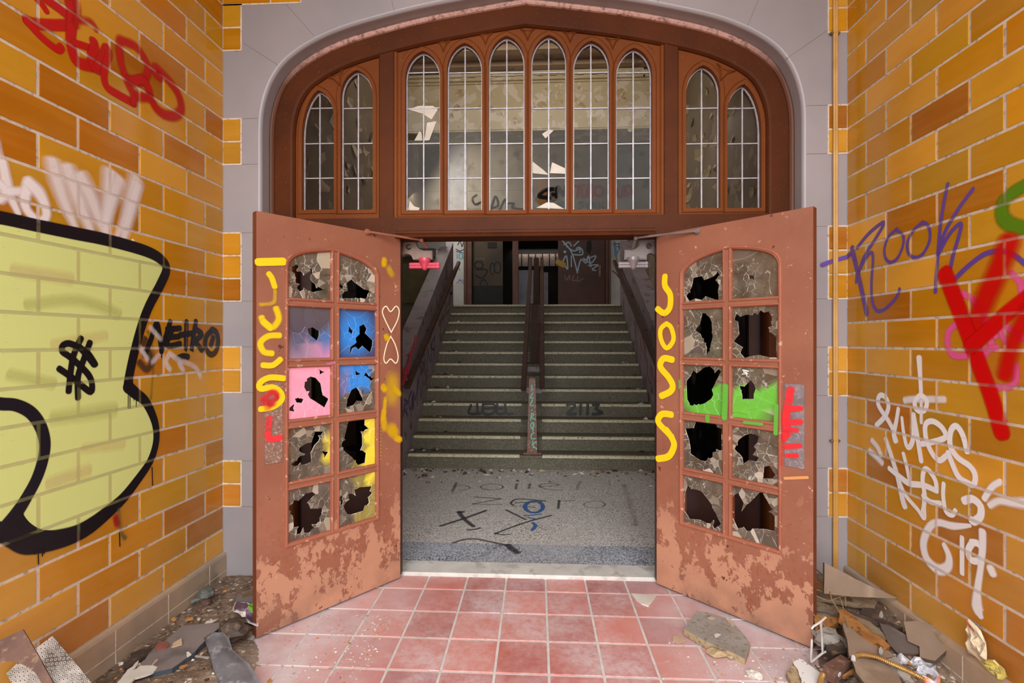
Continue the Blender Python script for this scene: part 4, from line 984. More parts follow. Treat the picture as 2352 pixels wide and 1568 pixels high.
    def fill(s, px, col, alpha=.96, k=4, sm=True):
        ctrl = [s.P.uv(*p) for p in px]; pts = smooth_path(ctrl, k, True) if sm else ctrl; s.w += .00012
        tri = tessellate_polygon([[Vector((p[0], p[1], 0)) for p in pts]]); idx = [s.b.vert(s.P.p3(p[0], p[1], s.w), (*lin(col), alpha)) for p in pts]
        for t in tri: s.b.face([idx[q] for q in t])
    def done(s, parent, label, mat=None): return s.b.build('graffiti', [mat or SPRAY], parent, label=label)
# left wall
RED, BLK, WHT = 'C40C06', '18131A', 'FFF6F6'
g = Paint(LEFT, 0.00310); A = lambda p: zoom(0, 0, 5.2267, p)
k = 1 / 5.2267
for pts, w, so, al in (
    ([(430, -10), (500, 60), (545, 130)], 62, .3, .95), ([(520, -30), (700, 100), (860, 230)], 92, .3, .95), ([(310, 245), (400, 280), (600, 300), (860, 300)], 92, .25, .97), ([(310, 250), (450, 410), (600, 540), (690, 595), (725, 565)], 72, .25, .97),
    ([(810, -30), (850, 150), (850, 300), (840, 480), (870, 650), (930, 750), (1080, 790)], 100, .3, .97), ([(890, -30), (920, 120), (900, 300)], 66, .9, .8), ([(880, 515), (980, 545), (1100, 585)], 66, .25, .97), ([(1115, 500), (1125, 560), (1090, 680), (1110, 790), (1160, 830)], 92, .3, .97),
    ([(950, 245), (1080, 262), (1150, 360)], 56, .9, .75), ([(1150, 800), (1210, 680), (1262, 570), (1300, 640), (1260, 770), (1238, 900), (1272, 1040), (1400, 1130), (1590, 1235)], 74, .25, .97),
    ([(1590, 1235), (1590, 1130), (1530, 1010), (1450, 780), (1425, 620), (1430, 490), (1500, 505), (1620, 560), (1720, 690), (1765, 820), (1740, 920), (1640, 980), (1530, 955)], 74, .7, .93),
    ([(1580, 975), (1700, 960), (1770, 1050), (1790, 1160)], 86, .4, .95), ([(1640, 1160), (1790, 1175), (1860, 1290), (1960, 1370), (2080, 1390), (2160, 1330), (2160, 1220), (2110, 1090), (2010, 960), (1870, 820), (1850, 870), (1910, 920)], 84, .6, .9)):
    g.stroke(A(pts), w * k, RED, so, al)
g.done(wall_l, 'red spray tag high on the left wall')
g = Paint(LEFT, 0.00310); A = lambda p: zoom(0, 300, 5.2267, p)
for pts, w, so, al in (
    ([(-60, 60), (0, 300), (40, 480)], [80, 90, 90], 1.2, .6), ([(20, 380), (60, 600), (110, 780), (205, 990)], [80, 95, 80, 55], .6, .85), ([(-20, 640), (60, 740), (-20, 820)], 90, .7, .85), ([(100, 725), (250, 730), (340, 710)], 75, .6, .85),
    ([(330, 610), (285, 800), (300, 930), (390, 1040), (480, 1075), (540, 1030), (530, 900), (450, 740), (330, 620)], [90, 95, 80, 75, 70, 75, 85, 120, 110], .55, .88),
    ([(620, 380), (680, 620), (780, 900), (900, 1180)], [140, 140, 110, 60], .9, .75), ([(800, 460), (920, 800), (1050, 1130), (1090, 1230)], [150, 150, 100, 60], .9, .75), ([(960, 560), (1080, 800), (1200, 1110), (1320, 1290)], [150, 150, 110, 60], .9, .75),
    ([(1310, 520), (1290, 800), (1270, 1050), (1255, 1260)], [150, 130, 110, 70], .9, .75), ([(1420, 600), (1330, 850), (1240, 1120)], [140, 110, 80], .9, .7), ([(1620, 600), (1545, 850), (1480, 1080), (1385, 1290)], [150, 120, 90, 45], .9, .7), ([(1640, 660), (1560, 950), (1470, 1310)], [100, 110, 70], .8, .75), ([(1580, 1320), (1600, 1350)], 36, .4, .9)):
    g.stroke(A(pts), [q * k for q in w] if isinstance(w, list) else w * k, WHT, so, al)
g.done(wall_l, 'faded white spray tag above the yellow-green piece')
g = Paint(LEFT, 0.00410)
OUT = [(-60, 492), (0, 500), (76, 516.5), (166, 535), (244, 551), (332, 576), (368, 596), (380, 619), (365, 656), (342, 699), (325, 742), (308, 802), (295, 861), (292, 888)]
OUT2 = [(292, 888), (308, 902), (332, 922), (350, 958), (357, 990), (355, 1022), (342, 1060), (314, 1101), (281, 1143), (247, 1174), (208, 1205), (168, 1227), (118, 1241), (64, 1249), (28, 1236), (-20, 1212)]
g.fill([(-64, 640), (-60, 510)] + OUT[1:] + OUT2[1:-1] + [(-60, 1180), (-64, 1000)], 'E4EE96', .96, 3)
for pts, w in (([(30, 620), (160, 640)], 20), ([(60, 700), (180, 690), (270, 720)], 18), ([(120, 790), (240, 770)], 16), ([(20, 860), (120, 880)], 18), ([(120, 960), (260, 940)], 22), ([(190, 1030), (280, 1020)], 16), ([(110, 1110), (200, 1080)], 20)):
    g.stroke(pts, w, random.Random(w).choice(['CFCF84', 'EBD898', 'E6CE9A']), .9, .4)
g.stroke(OUT, [24, 23, 22, 22, 21, 20, 19, 18, 18, 18, 18, 18, 18, 20], BLK, .12, 1, 5)
g.stroke(OUT2, [22, 20, 17, 15, 14, 14, 15, 17, 20, 24, 28, 30, 34, 34, 30, 26], BLK, .12, 1, 5)
B = lambda p: zoom(0, 860, 3.5644, p)
g.stroke([(-40, 922)] + B([(0, 240), (120, 250), (240, 310), (320, 420), (357, 560), (340, 700), (290, 850), (210, 1000), (120, 1140), (10, 1280)]), [22, 22, 21, 21, 21, 20, 20, 20, 21, 24, 28], '1B1822', .12, 1, 5)
g.fill(B([(0, 1270), (80, 1150), (160, 1060), (185, 1150), (250, 1225), (340, 1270), (450, 1285), (430, 1395), (250, 1430), (120, 1400), (0, 1340)]), BLK, 1, 3)
for x, y0, y1 in ((1040, 170, 275), (1055, 170, 275), (1088, 170, 210), (1106, 170, 265)): g.stroke(B([(x, y0), (x, y1)]), 1.7, BLK, .2, 1)
for x, y0, y1 in ((272, 1430, 1470), (300, 1430, 1550), (332, 1430, 1485), (347, 1420, 1465), (1236, 760, 905), (968, 1290, 1405)): g.stroke(B([(x, y0), (x + 4, y1)]), 2.2, BLK, .2, .95)
g.done(wall_l, 'large yellow-green graffiti piece with a black outline')
g = Paint(LEFT, 0.00580); A = lambda p: zoom(0, 480, 3.015, p); k = 1 / 3.015
for pts in ([(650, 1075), (600, 1000), (540, 960), (470, 930), (425, 945), (422, 985), (470, 1020), (540, 1080), (605, 1150), (627, 1210), (620, 1265), (560, 1225), (480, 1160), (400, 1105)], [(550, 895), (500, 1010), (480, 1120), (465, 1260)], [(612, 925), (570, 1040), (530, 1160), (530, 1305)], [(540, 955), (590, 1010), (640, 1075)]): g.stroke(A(pts), 34 * k, BLK, .18, 1)
g.done(wall_l, 'black dollar-like tag on the yellow-green piece')
g = Paint(LEFT, 0.00310)
g.stroke(A([(1020, 850), (1062, 1000), (1052, 1150), (1040, 1310)]), 26 * k, '3F6A36', 1, .65); g.stroke(A([(960, 1060), (1010, 1110), (1042, 1060), (1020, 970)]), 36 * k, '4A3A2A', .6, .75); g.stroke(A([(1000, 900), (985, 930)]), 40 * k, '3A2A22', .6, .7)
for p in ([(1150, 860), (1130, 960), (1050, 1060)], [(1170, 1000), (1140, 1060), (1170, 1110)], [(1180, 1010), (1240, 1050), (1340, 1090), (1380, 1160)], [(1230, 1060), (1260, 1120)], [(960, 960), (1010, 1040)], [(1030, 820), (1100, 900)]): g.stroke(A(p), 46 * k, WHT, 1.2, .62)
g.stroke(B([(930, 1160), (945, 1230)]), 17, 'C4202A', 1, .85); g.stroke(B([(955, 1100), (975, 1280), (1010, 1340)]), 12, '4C6A48', 1.2, .6)
g.done(wall_l, 'smeared white, green and red spray beside the piece')
g = Paint(LEFT, 0.00480)
for pts in ([(990, 1015), (1040, 900), (1082, 790), (1112, 985)], [(1112, 985), (1142, 880), (1172, 780)], [(1150, 832), (1240, 825)], [(1190, 830), (1150, 942), (1240, 932)], [(1160, 888), (1230, 882)], [(1285, 780), (1280, 962)], [(1240, 872), (1320, 860)], [(1350, 778), (1320, 965)], [(1345, 830), (1392, 868), (1330, 920)], [(1330, 900), (1392, 975)], [(1470, 835), (1425, 880), (1415, 950), (1450, 1005), (1490, 985), (1505, 910), (1490, 850), (1460, 835)], [(1470, 890), (1455, 942)], [(1225, 1032), (1260, 1018), (1295, 1022)]): g.stroke(A(pts), 31 * k, BLK, .15, 1)
for x, y in ((1112, 1000), (1228, 1040), (1282, 960), (1330, 960)): g.stroke(A([(x, y), (x, y + 26)]), 4 * k * 2, BLK, .2, 1)
g.done(wall_l, 'black tag NEtRO beside the yellow-green piece')
# right wall
g = Paint(RIGHT, 0.00340); A = lambda p: zoom(1880, 400, 4.9, p); k = 1 / 4.9; PUR = '6A4AA0'
for pts, w in (([(330, 925), (390, 880)], 42), ([(385, 830), (430, 1030), (470, 1200), (550, 1568)], 52), ([(440, 1110), (430, 1215)], 30), ([(440, 830), (580, 660), (748, 540), (640, 740), (520, 930), (460, 1110)], 34), ([(460, 1110), (520, 980), (600, 880), (622, 960), (605, 1200), (612, 1420), (660, 1530), (740, 1525), (850, 1430), (912, 1335), (920, 1290)], 31), ([(890, 617), (800, 700), (752, 830), (762, 940), (820, 990), (900, 940), (960, 800), (960, 690), (880, 617)], 29), ([(1180, 542), (1080, 630), (1010, 770), (1020, 880), (1080, 935), (1170, 910), (1250, 780), (1265, 650), (1230, 560), (1170, 545)], 31), ([(1465, 110), (1420, 330), (1380, 600), (1355, 900), (1340, 1100), (1326, 1325)], 35), ([(1750, 165), (1600, 370), (1470, 580), (1390, 760), (1360, 900)], 37), ([(1360, 900), (1480, 680), (1612, 552), (1590, 700), (1530, 900), (1490, 1090)], 37), ([(1560, 1165), (1700, 1030), (1880, 900), (2050, 862), (2200, 900), (2340, 1010)], 44)): g.stroke(A(pts), w * k, PUR, .3, .92)
g.done(wall_r, 'purple tag ROOK on the right wall')
g = Paint(RIGHT, 0.00340); g.stroke(A([(2420, 90), (2313, 140), (2180, 220), (2085, 330), (2082, 470), (2160, 560), (2313, 605), (2420, 620)]), [110 * k] * 3 + [120 * k] * 5, '5C8A0A', .45, .93); g.done(wall_r, 'green spray curve at the edge of the right wall')
g = Paint(RIGHT, 0.00340); A = lambda p: zoom(2100, 540, 3.266, p); k = 1 / 3.266
for pts in ([(340, 430), (430, 470), (520, 580), (560, 740), (600, 850)], [(320, 668), (262, 730), (260, 830), (300, 900), (400, 905)], [(735, 285), (800, 350), (815, 450)], [(650, 690), (690, 800)], [(520, 930), (560, 860), (630, 845)], [(590, 1135), (720, 1140), (770, 1080), (770, 980)], [(500, 950), (540, 850)], [(540, 650), (620, 760)], [(705, 690), (820, 770)], [(800, 480), (823, 560)]): g.stroke(A(pts), 38 * k, 'F0609C', .4, .9)
g.done(wall_r, 'pink spray tag behind the red strokes')
g = Paint(RIGHT, 0.00440)
for pts, w, so, al in (([(720, 50), (640, 260), (540, 480), (440, 720)], 130, .6, .88), ([(240, 290), (330, 520), (420, 760), (500, 980), (590, 1220), (665, 1480)], 100, .25, .97), ([(880, 450), (700, 590), (560, 720), (430, 835)], 92, .25, .97), ([(860, 560), (770, 760), (725, 900), (690, 1050)], 92, .7, .88)): g.stroke(A(pts), w * k, 'D80404', so, al)
g.done(wall_r, 'thick red spray strokes on the right wall')
g = Paint(RIGHT, 0.00510); A = lambda p: zoom(1880, 860, 4.9, p); k = 1 / 4.9; WW = 'FFFCFD'
for pts, w, so, al in (([(1145, -185), (1160, 60), (1168, 220)], [70, 50, 50], .3, .92), ([(985, 290), (1100, 277), (1430, 280)], 66, .5, .75), ([(1165, 225), (1098, 300), (1112, 385), (1165, 415), (1218, 385), (1230, 290), (1160, 225)], 54, .2, .97), ([(1170, 300), (1170, 540)], 40, .3, .85),
    ([(665, 570), (760, 470), (800, 360), (770, 260), (710, 232), (680, 290), (700, 370), (800, 520), (870, 650)], 54, .2, .95), ([(912, 385), (890, 520), (862, 660), (880, 740)], [46, 50, 60, 72], .2, .95), ([(952, 485), (970, 640), (1005, 800), (1048, 805), (1085, 680), (1082, 455)], [38, 44, 50, 56, 60, 62], .2, .95), ([(1085, 470), (1130, 720), (1170, 970)], 58, .2, .95),
    ([(1180, 780), (1350, 745), (1448, 695), (1400, 590), (1300, 525), (1222, 560), (1222, 700), (1280, 860), (1370, 965), (1450, 915)], 58, .2, .96), ([(1690, 865), (1640, 680), (1565, 578), (1505, 640), (1500, 800), (1580, 930), (1720, 1030), (1780, 1130), (1765, 1235), (1690, 1215), (1580, 1130), (1475, 880)], 62, .2, .96),
    ([(615, 740), (680, 820), (715, 905)], 54, .6, .8), ([(590, 860), (680, 940), (730, 995)], 60, .7, .8), ([(770, 725), (830, 900), (905, 1150), (960, 1400), (985, 1480)], [50, 56, 60, 66, 70], .3, .9), ([(810, 1055), (930, 1150), (1040, 1225), (1200, 1245), (1345, 1310)], [50, 60, 64, 60, 54], .2, .95), ([(970, 890), (1012, 1050), (1045, 1220)], 46, .2, .95), ([(1345, 1310), (1335, 1200), (1270, 1090), (1212, 1065), (1188, 1180), (1212, 1380), (1190, 1568)], 54, .2, .96)): g.stroke(A(pts), [q * k * .86 for q in w] if isinstance(w, list) else w * k * .86, WW, so, al)
A = lambda p: zoom(1980, 1060, 4.2366, p); k = 1 / 4.2366
for pts, w, so, al in (([(380, 200), (440, 330), (560, 470), (618, 550), (618, 430), (616, 330)], 40, .25, .92), ([(610, 330), (680, 390), (775, 405)], 46, .2, .95), ([(810, 215), (805, 330), (830, 480), (890, 520), (925, 475)], 42, .2, .95), ([(1010, 380), (1090, 362), (1168, 430), (1168, 530), (1110, 580), (1085, 570)], 68, .2, .95), ([(1070, 622), (900, 625), (750, 592), (662, 650), (612, 800), (650, 950), (760, 1050), (850, 1020), (862, 920), (815, 810)], [30, 62, 60, 66, 74, 78, 90, 78, 66, 50], .35, .9),
    ([(990, 740), (990, 900), (990, 1085)], 46, .3, .92), ([(1095, 785), (1052, 860), (1072, 950), (1150, 960), (1190, 880), (1150, 800), (1085, 785)], 58, .2, .96), ([(1190, 685), (1190, 850), (1170, 1050), (1142, 1250), (1140, 1420), (1170, 1500)], [72, 66, 56, 66, 110, 60], .35, .9), ([(1270, 1040), (1290, 1085)], 76, .4, .92), ([(1365, 195), (1285, 245), (1208, 360)], 54, .4, .92), ([(1262, 425), (1350, 382), (1470, 395), (1590, 405)], [56, 56, 70, 90], .6, .85)): g.stroke(A(pts), [q * k * .86 for q in w] if isinstance(w, list) else w * k * .86, WW, so, al)
g.done(wall_r, 'white handstyle lettering low on the right wall')
g = Paint(FRONT, .0086); g.stroke(zoom(1880, 400, 4.9, [(35, 1020), (150, 980), (310, 935)]), 9, PUR, .3, .92); g.done(wall_f, 'tail of the purple tag on the grey stone')
# doors
YB_, RD = 'F2C60A', 'EE2A34'
def door_strokes(P, root, items, w0, label, mat=CHALK, col=YB_):
    g = Paint(P, w0)
    for (z, pts, w, so, al) in items: g.stroke(zoom(*z, pts), w / z[2], col, so, al)
    g.done(root, label, mat)
z1, z2 = (560, 460, 2.9025), (560, 940, 2.9025)
door_strokes(DOORL, D1, [(z1, [(95, 412), (260, 408)], 48, .15, 1), (z1, [(165, 490), (185, 520), (203, 575)], 34, .5, .95), (z1, [(205, 600), (195, 680), (110, 695)], 30, 1, .6), (z1, [(212, 720), (230, 790), (190, 845), (135, 820), (115, 780)], 36, .8, .85), (z1, [(130, 810), (175, 850)], 40, .4, .95), (z1, [(235, 900), (160, 905), (108, 950), (130, 1008), (185, 1020)], 35, .6, .9), (z1, [(240, 1060), (190, 1098), (125, 1098)], 35, .3, .95), (z1, [(262, 1185), (170, 1180), (107, 1213), (110, 1255), (190, 1245), (243, 1282), (248, 1330), (190, 1375), (110, 1390)], 36, .25, .97)], .0045, 'yellow brushed letters down the left stile')
door_strokes(DOORL, D1, [(z1, [(935, 395), (930, 430)], 40, 1, .9), (z1, [(960, 450), (985, 500)], 50, 1.6, .3), (z1, [(945, 905), (955, 925)], 40, 1, .7), (z1, [(925, 1240), (938, 1260)], 45, 1, .8), (z1, [(985, 1180), (990, 1330)], 110, 1.8, .35), (z1, [(940, 1320), (930, 1410)], 34, 1, .9), (z1, [(925, 1450), (935, 1520)], 50, 1.3, .7), (z2, [(930, 10), (925, 60)], 40, 1, .8), (z2, [(975, 120), (1000, 160)], 80, 1.7, .5), (z2, [(1010, 190), (1035, 200)], 45, 1, .85), (z2, [(908, 120), (906, 330)], 12, 1, .7), (z1, [(1000, 1250), (1030, 1290)], 40, 1.2, .7)], .0045, 'yellow sprayed spots on the right stile')
door_strokes(DOORL, D1, [(z1, [(980, 880), (940, 800), (920, 740), (945, 706), (975, 742), (1010, 706), (1032, 735), (1020, 800), (980, 878)], 8, .3, 1), (z1, [(975, 905), (1005, 960), (1025, 1040), (1010, 1085), (975, 1057), (945, 1085), (930, 1050), (950, 960), (975, 908)], 8, .3, 1)], .0052, 'two chalk hearts, one upside down, on the right stile', CHALK, 'F4DCC0')
door_strokes(DOORL, D1, [(z2, [(165, 60), (160, 190), (237, 186)], 38, .35, .97), (z1, [(120, 1330), (185, 1275), (215, 1310), (150, 1385)], 44, 1, .75), (z1, [(130, 1340), (190, 1350)], 60, 1.2, .6)], .0078, 'red painted L on the push plate', SPRAY, 'E8343A')
door_strokes(DOORL, D1, [((650, 820, 5.6), [(560, 85), (650, 70)], 36, 1, .7), ((650, 820, 5.6), [(660, 70), (655, 260)], 34, 1, .55), ((650, 820, 5.6), [(40, 300), (45, 700)], 24, 1, .5)], .0088, 'pink overspray on the bars round the pink pane', SPRAY, 'F08AA8')
z3, z4 = (1480, 460, 2.9048), (1480, 980, 2.9048)
door_strokes(DOORR, D2, [(z3, [(140, 508), (140, 570), (175, 630), (172, 715), (135, 752), (92, 725)], [0, 0, 0, 0, 0, 0] and 38, .15, 1), (z3, [(150, 822), (112, 860), (115, 930), (152, 985), (197, 930), (182, 850), (150, 822)], 30, .2, 1), (z3, [(188, 1062), (130, 1055), (110, 1110), (165, 1180), (192, 1235), (175, 1275), (118, 1303)], 40, .15, 1), (z3, [(182, 1428), (120, 1425), (95, 1475), (150, 1540), (185, 1575)], 40, .15, 1), (z4, [(150, 20), (190, 80), (200, 130), (165, 195), (95, 212)], 40, .15, 1)], .0045, 'yellow brushed letters JOSS down the left stile', CHALK)
door_strokes(DOORR, D2, [(z3, [(980, 1262), (965, 1350), (950, 1450), (955, 1560)], 44, .3, .97), (z3, [(960, 1392), (1045, 1385)], 34, .3, .97), (z3, [(960, 1480), (1045, 1475)], 34, .4, .97), (z3, [(965, 1532), (1020, 1532)], 30, .4, .97), (z4, [(945, 0), (940, 80)], 30, .4, .95), (z4, [(950, 130), (1042, 124)], 30, .4, .95), (z4, [(955, 190), (1022, 190)], 28, .6, .9), (z4, [(925, 60), (920, 250)], 30, 1, .8)], .0078, 'red spray strokes on the push plate', SPRAY, RD)
door_strokes(DOORR, D2, [((1550, 820, 5.6), [(660, 370), (655, 600), (645, 780)], 66, .4, .9), ((1550, 820, 5.6), [(1315, 620), (1305, 980)], 48, .5, .85), ((1550, 820, 5.6), [(900, 835), (1130, 860)], 36, .6, .85), ((1550, 820, 5.6), [(430, 760), (430, 815)], 55, .5, .8), ((1550, 820, 5.6), [(70, 300), (70, 400)], 24, .6, .8)], .0088, 'green overspray on the bars round the green panes', CHALK, '5FAE3A')
door_strokes(DOORR, D2, [(z4, [(940, 342), (1090, 336)], 18, .4, .95)], .0045, 'short orange scratch on the right stile', CHALK, 'D8965C')
door_strokes(DOORR, D2, [((1550, 820, 5.6), [(880, 165), (950, 180)], 14, .5, 1), ((1550, 820, 5.6), [(890, 190), (930, 200)], 14, .5, 1), ((1550, 820, 5.6), [(870, 218), (945, 212)], 8, .5, 1), ((1550, 820, 5.6), [(920, 200), (935, 245)], 9, .5, 1)], .004, 'tiny white scribble on the pane with green paint', CHALK, 'F4F0EA')
# stairs, newel, floor, balustrade, landing
yr = lambda k: Plane((0, YN + (k - 1) * TR - .0225, 0), (1, 0, 0), (0, -1, 0))
g = Paint(yr(4), 0)
for s_ in ([(1082, 930), (1077, 949), (1104, 949)], [(1096, 928), (1097, 949)], [(1110, 926), (1110, 949), (1132, 949), (1136, 938), (1114, 938)], [(1114, 928), (1134, 928), (1136, 938)], [(1142, 928), (1142, 949), (1158, 949)], [(1142, 938), (1154, 938)], [(1160, 926), (1164, 949), (1178, 949)]): g.stroke(s_, 5, '16161A', .3, .95, 3)
g.done(stairs, 'black block letters on a lower riser, left flight')
g = Paint(yr(4), 0)
for s_ in ([(1303, 930), (1315, 927), (1320, 934), (1302, 950), (1322, 950)], [(1334, 928), (1333, 951)], [(1350, 928), (1349, 951)], [(1362, 930), (1376, 929), (1368, 938), (1384, 948), (1362, 951)]): g.stroke(s_, 6, '1A1A1C', .3, .92, 3)
g.done(stairs, 'black figures 2113 on a lower riser, right flight')
PN = Plane((0, 5.452, 0), (1, 0, 0), (0, -1, 0)); g = Paint(PN, 0); A = lambda p: zoom(1150, 760, 5.225, p)
for s_ in ([(375, 650), (372, 722)], [(385, 745), (355, 800), (392, 800)], [(385, 822), (355, 890), (395, 892)], [(375, 945), (375, 958)], [(372, 985), (358, 1070)], [(372, 985), (395, 1005), (370, 1035), (418, 1062)], [(380, 1095), (360, 1130), (375, 1170), (400, 1130), (385, 1100)], [(395, 1100), (388, 1200)], [(400, 1220), (370, 1240), (370, 1290), (415, 1290)], [(385, 1320), (390, 1400)], [(430, 1325), (385, 1370), (435, 1415)]): g.stroke(A(s_), 2.3, '6CC8B4', .4, .95, 4)
g.done(NEWEL, 'teal hand lettering ILL.ROCK down the newel', CHALK)
PFL = Plane((0, 0, 0), (1, 0, 0), (0, 0, 1), (0, 1, 0)); g = Paint(PFL, .0016); A = lambda p: zoom(900, 940, 3.675, p); k = 1 / 3.675
ell = lambda cx, cy, rx, ry: [(cx + rx * math.cos(i * math.pi / 6), cy + ry * math.sin(i * math.pi / 6)) for i in range(13)]
for pts, w, al in (([(545, 620), (510, 695)], 16, .5), ([(530, 650), (600, 640), (660, 665), (570, 685)], 9, .5), (ell(845, 655, 95, 25), 9, .55), ([(1055, 628), (1045, 672)], 16, .5), ([(1165, 628), (1155, 668)], 16, .5), ([(1240, 655), (1410, 640), (1330, 625), (1245, 640), (1300, 672), (1440, 684)], 9, .55), ([(700, 740), (920, 755)], 10, .7), ([(920, 755), (680, 800)], 10, .7), ([(680, 800), (930, 805)], 8, .6), ([(1300, 775), (1070, 757), (1005, 790), (1030, 812)], 14, .75), ([(1040, 790), (1270, 780)], 10, .7), ([(1080, 820), (1210, 826)], 9, .6), ([(1412, 768), (1405, 838)], 14, .7), ([(1410, 775), (1550, 770)], 8, .6), (ell(1710, 805, 90, 28), 8, .45), ([(410, 985), (600, 925), (795, 855)], 20, .85), ([(565, 865), (610, 925), (690, 990)], 24, .85), ([(565, 870), (600, 865)], 30, .7), ([(965, 850), (1130, 932)], 14, .8), ([(1230, 985), (1300, 1025)], 6, .4), ([(870, 1052), (1000, 1000), (1180, 940), (1345, 897)], 14, .8), ([(640, 1018), (700, 1015), (745, 1002)], 16, .8), ([(870, 1045), (930, 1060), (1000, 1055)], 12, .75), ([(515, 1130), (600, 1103), (700, 1095), (800, 1113), (900, 1135), (980, 1150)], 18, .7), ([(980, 1150), (1060, 1212)], 40, .75)): g.stroke(A(pts), w * k * 1.4, '2A2A30', .8, al * .92)
for pts, w in ((ell(1200, 825, 76, 48), 24), ([(1115, 900), (1260, 886)], 12), ([(1150, 915), (1220, 930)], 14), ([(1190, 960), (1212, 985), (1185, 1022)], 22)): g.stroke(A(pts), w * k * 1.3, '2E66B4', .6, .85)
g.stroke(A([(1590, 610), (1560, 680)]), 40 * k, '7A3038', 1.5, .5); g.stroke(A([(1960, 640), (2010, 800), (2060, 980)]), 60 * k, '5E2A34', 1.5, .4)
g.done(hall_floor, 'faded black and blue scrawls BOLLE ZERO and crosses on the hall floor', CHALK)
PT = Plane((SX0, YN, 1.02 + RI), (1, 0, 0), (0, -SLP, 1), (0, 1, SLP)); g = Paint(PT, .003); A = lambda p: zoom(900, 520, 3.565, p); k = 1 / 3.565
for pts in ([(82, 1150), (125, 1260)], [(130, 1130), (92, 1300)], [(168, 985), (130, 1210)], [(120, 1060), (178, 1010)], [(195, 895), (192, 985)], [(60, 1150), (85, 1200)]): g.stroke(A(pts), 17 * k, 'B02038', .4, .95)
g.done(bal_l, 'red letters XITI on the sloping top of the left balustrade')
PB1 = Plane((SX0, 0, 0), (0, 1, 0), (1, 0, 0)); g = Paint(PB1, .002); A = lambda p: zoom(900, 520, 3.565, p); k = 1 / 3.565
for pts in ([(380, 760), (400, 850)], [(410, 700), (398, 830)], [(432, 640), (418, 790)], [(468, 680), (378, 810)], [(430, 840), (405, 915)], [(455, 640), (440, 700)]): g.stroke(A(pts), 13 * k, '6E2A32', .5, .9)
g.done(bal_l, 'dark red letters on the left balustrade')
g = Paint(PB1, .002)
for pts in ([(272, 1045), (236, 1092), (268, 1140), (232, 1212)], [(292, 990), (288, 1200)], [(292, 1000), (318, 1110), (330, 930)], [(352, 900), (318, 985), (348, 1010)], [(352, 895), (345, 1050)], [(110, 1410), (92, 1555)], [(100, 1420), (132, 1440), (100, 1480), (128, 1545)], [(160, 1340), (138, 1420), (150, 1500), (165, 1420), (160, 1340)], [(168, 1500), (178, 1350), (192, 1420), (218, 1230), (205, 1470)], [(490, 540), (465, 640)], [(475, 550), (495, 545)]): g.stroke(A(pts), 15 * k, '2E1870', .4, 1)
g.done(bal_l, 'dark purple letters low on the left balustrade')
PB2 = Plane((SX1, 0, 0), (0, 1, 0), (-1, 0, 0)); g = Paint(PB2, .002); A = lambda p: zoom(1200, 520, 3.565, p)
for pts in ([(965, 920), (975, 1020)], [(1000, 980), (1005, 1100)], [(1020, 1080), (1030, 1240), (1055, 1280), (1050, 1150)], [(1060, 1150), (1080, 1290)], [(980, 900), (1010, 1010)]): g.stroke(A(pts), 16 * k, '8A2448', .5, .9)
g.done(bal_r, 'dark pink letters on the right balustrade')
PD = Plane((0, YB + .018, 0), (1, 0, 0), (0, -1, 0)); g = Paint(PD, .003); A = lambda p: zoom(1200, 520, 3.565, p)
for pts, w in (([(330, 120), (390, 190), (420, 260), (450, 380)], 10), ([(360, 160), (420, 200), (480, 180), (490, 230), (420, 230)], 10), ([(340, 300), (370, 350), (360, 240), (330, 290)], 10), ([(450, 370), (480, 270), (520, 300), (540, 240), (560, 330)], 10), ([(500, 280), (600, 240), (560, 300), (500, 260)], 9), ([(540, 320), (620, 315), (570, 350), (600, 360)], 9), ([(340, 150), (380, 130), (400, 160)], 9), ([(420, 160), (460, 120)], 9), ([(350, 210), (345, 205)], 18), ([(400, 240), (400, 330)], 8), ([(440, 180), (470, 170), (470, 215)], 9)): g.stroke(A(pts), w * k, '9AB0C4', .5, .85)
g.done(d4, 'pale blue wildstyle scribble on the maroon door')
g = Paint(PD, .003)
for pts in ([(345, 400), (360, 440), (385, 400), (385, 440)], [(420, 400), (410, 440), (440, 440)], [(455, 410), (450, 450), (500, 425)]): g.stroke(A(pts), 4 * k, 'A88A84', .5, .7)
g.stroke(A([(290, 290), (335, 315)]), 40 * k, 'A88A2A', .5, .8)
g.done(d4, 'thin pale scribble and a yellow arrow on the maroon door')
g = Paint(PD, .003); A = lambda p: zoom(900, 520, 3.565, p)
for pts, w in ((ell(712, 315, 34, 28), 10), (ell(822, 345, 18, 48), 8), (ell(865, 335, 26, 46), 8), (ell(752, 480, 30, 45), 7), ([(690, 350), (780, 355), (740, 420), (690, 400)], 10), ([(680, 270), (740, 262), (760, 275)], 5)): g.stroke(A(pts), w * k, '0E0C0A' if w > 5 else '6E6452', .5, .85)
g.done(d3, 'black spray rings on the tan door')
PW = Plane((0, YB - .02, 0), (1, 0, 0), (0, -1, 0)); g = Paint(PW, .003)
for pts, w, c in (([(535, 225), (535, 265)], 6, '4AA0AC'), (ell(565, 240, 14, 26), 6, '4AA0AC'), (ell(592, 235, 12, 28), 6, '4AA0AC'), ([(525, 185), (560, 200), (600, 180)], 6, '22202A'), ([(540, 150), (560, 120), (575, 165), (590, 125), (605, 160)], 7, '22202A'), ([(528, 205), (575, 212)], 5, '22202A'), ([(530, 465), (560, 440), (580, 465), (600, 430)], 4, '5A74A8'), ([(545, 435), (590, 440)], 4, '5A74A8'), ([(550, 340), (558, 360)], 4, '28262C')): g.stroke(A(pts), w * k, c, .4, .85)
g.done(wall_b, 'teal, black and blue tags on the left wall strip')
g = Paint(PW, .003); A = lambda p: zoom(1200, 520, 3.565, p)
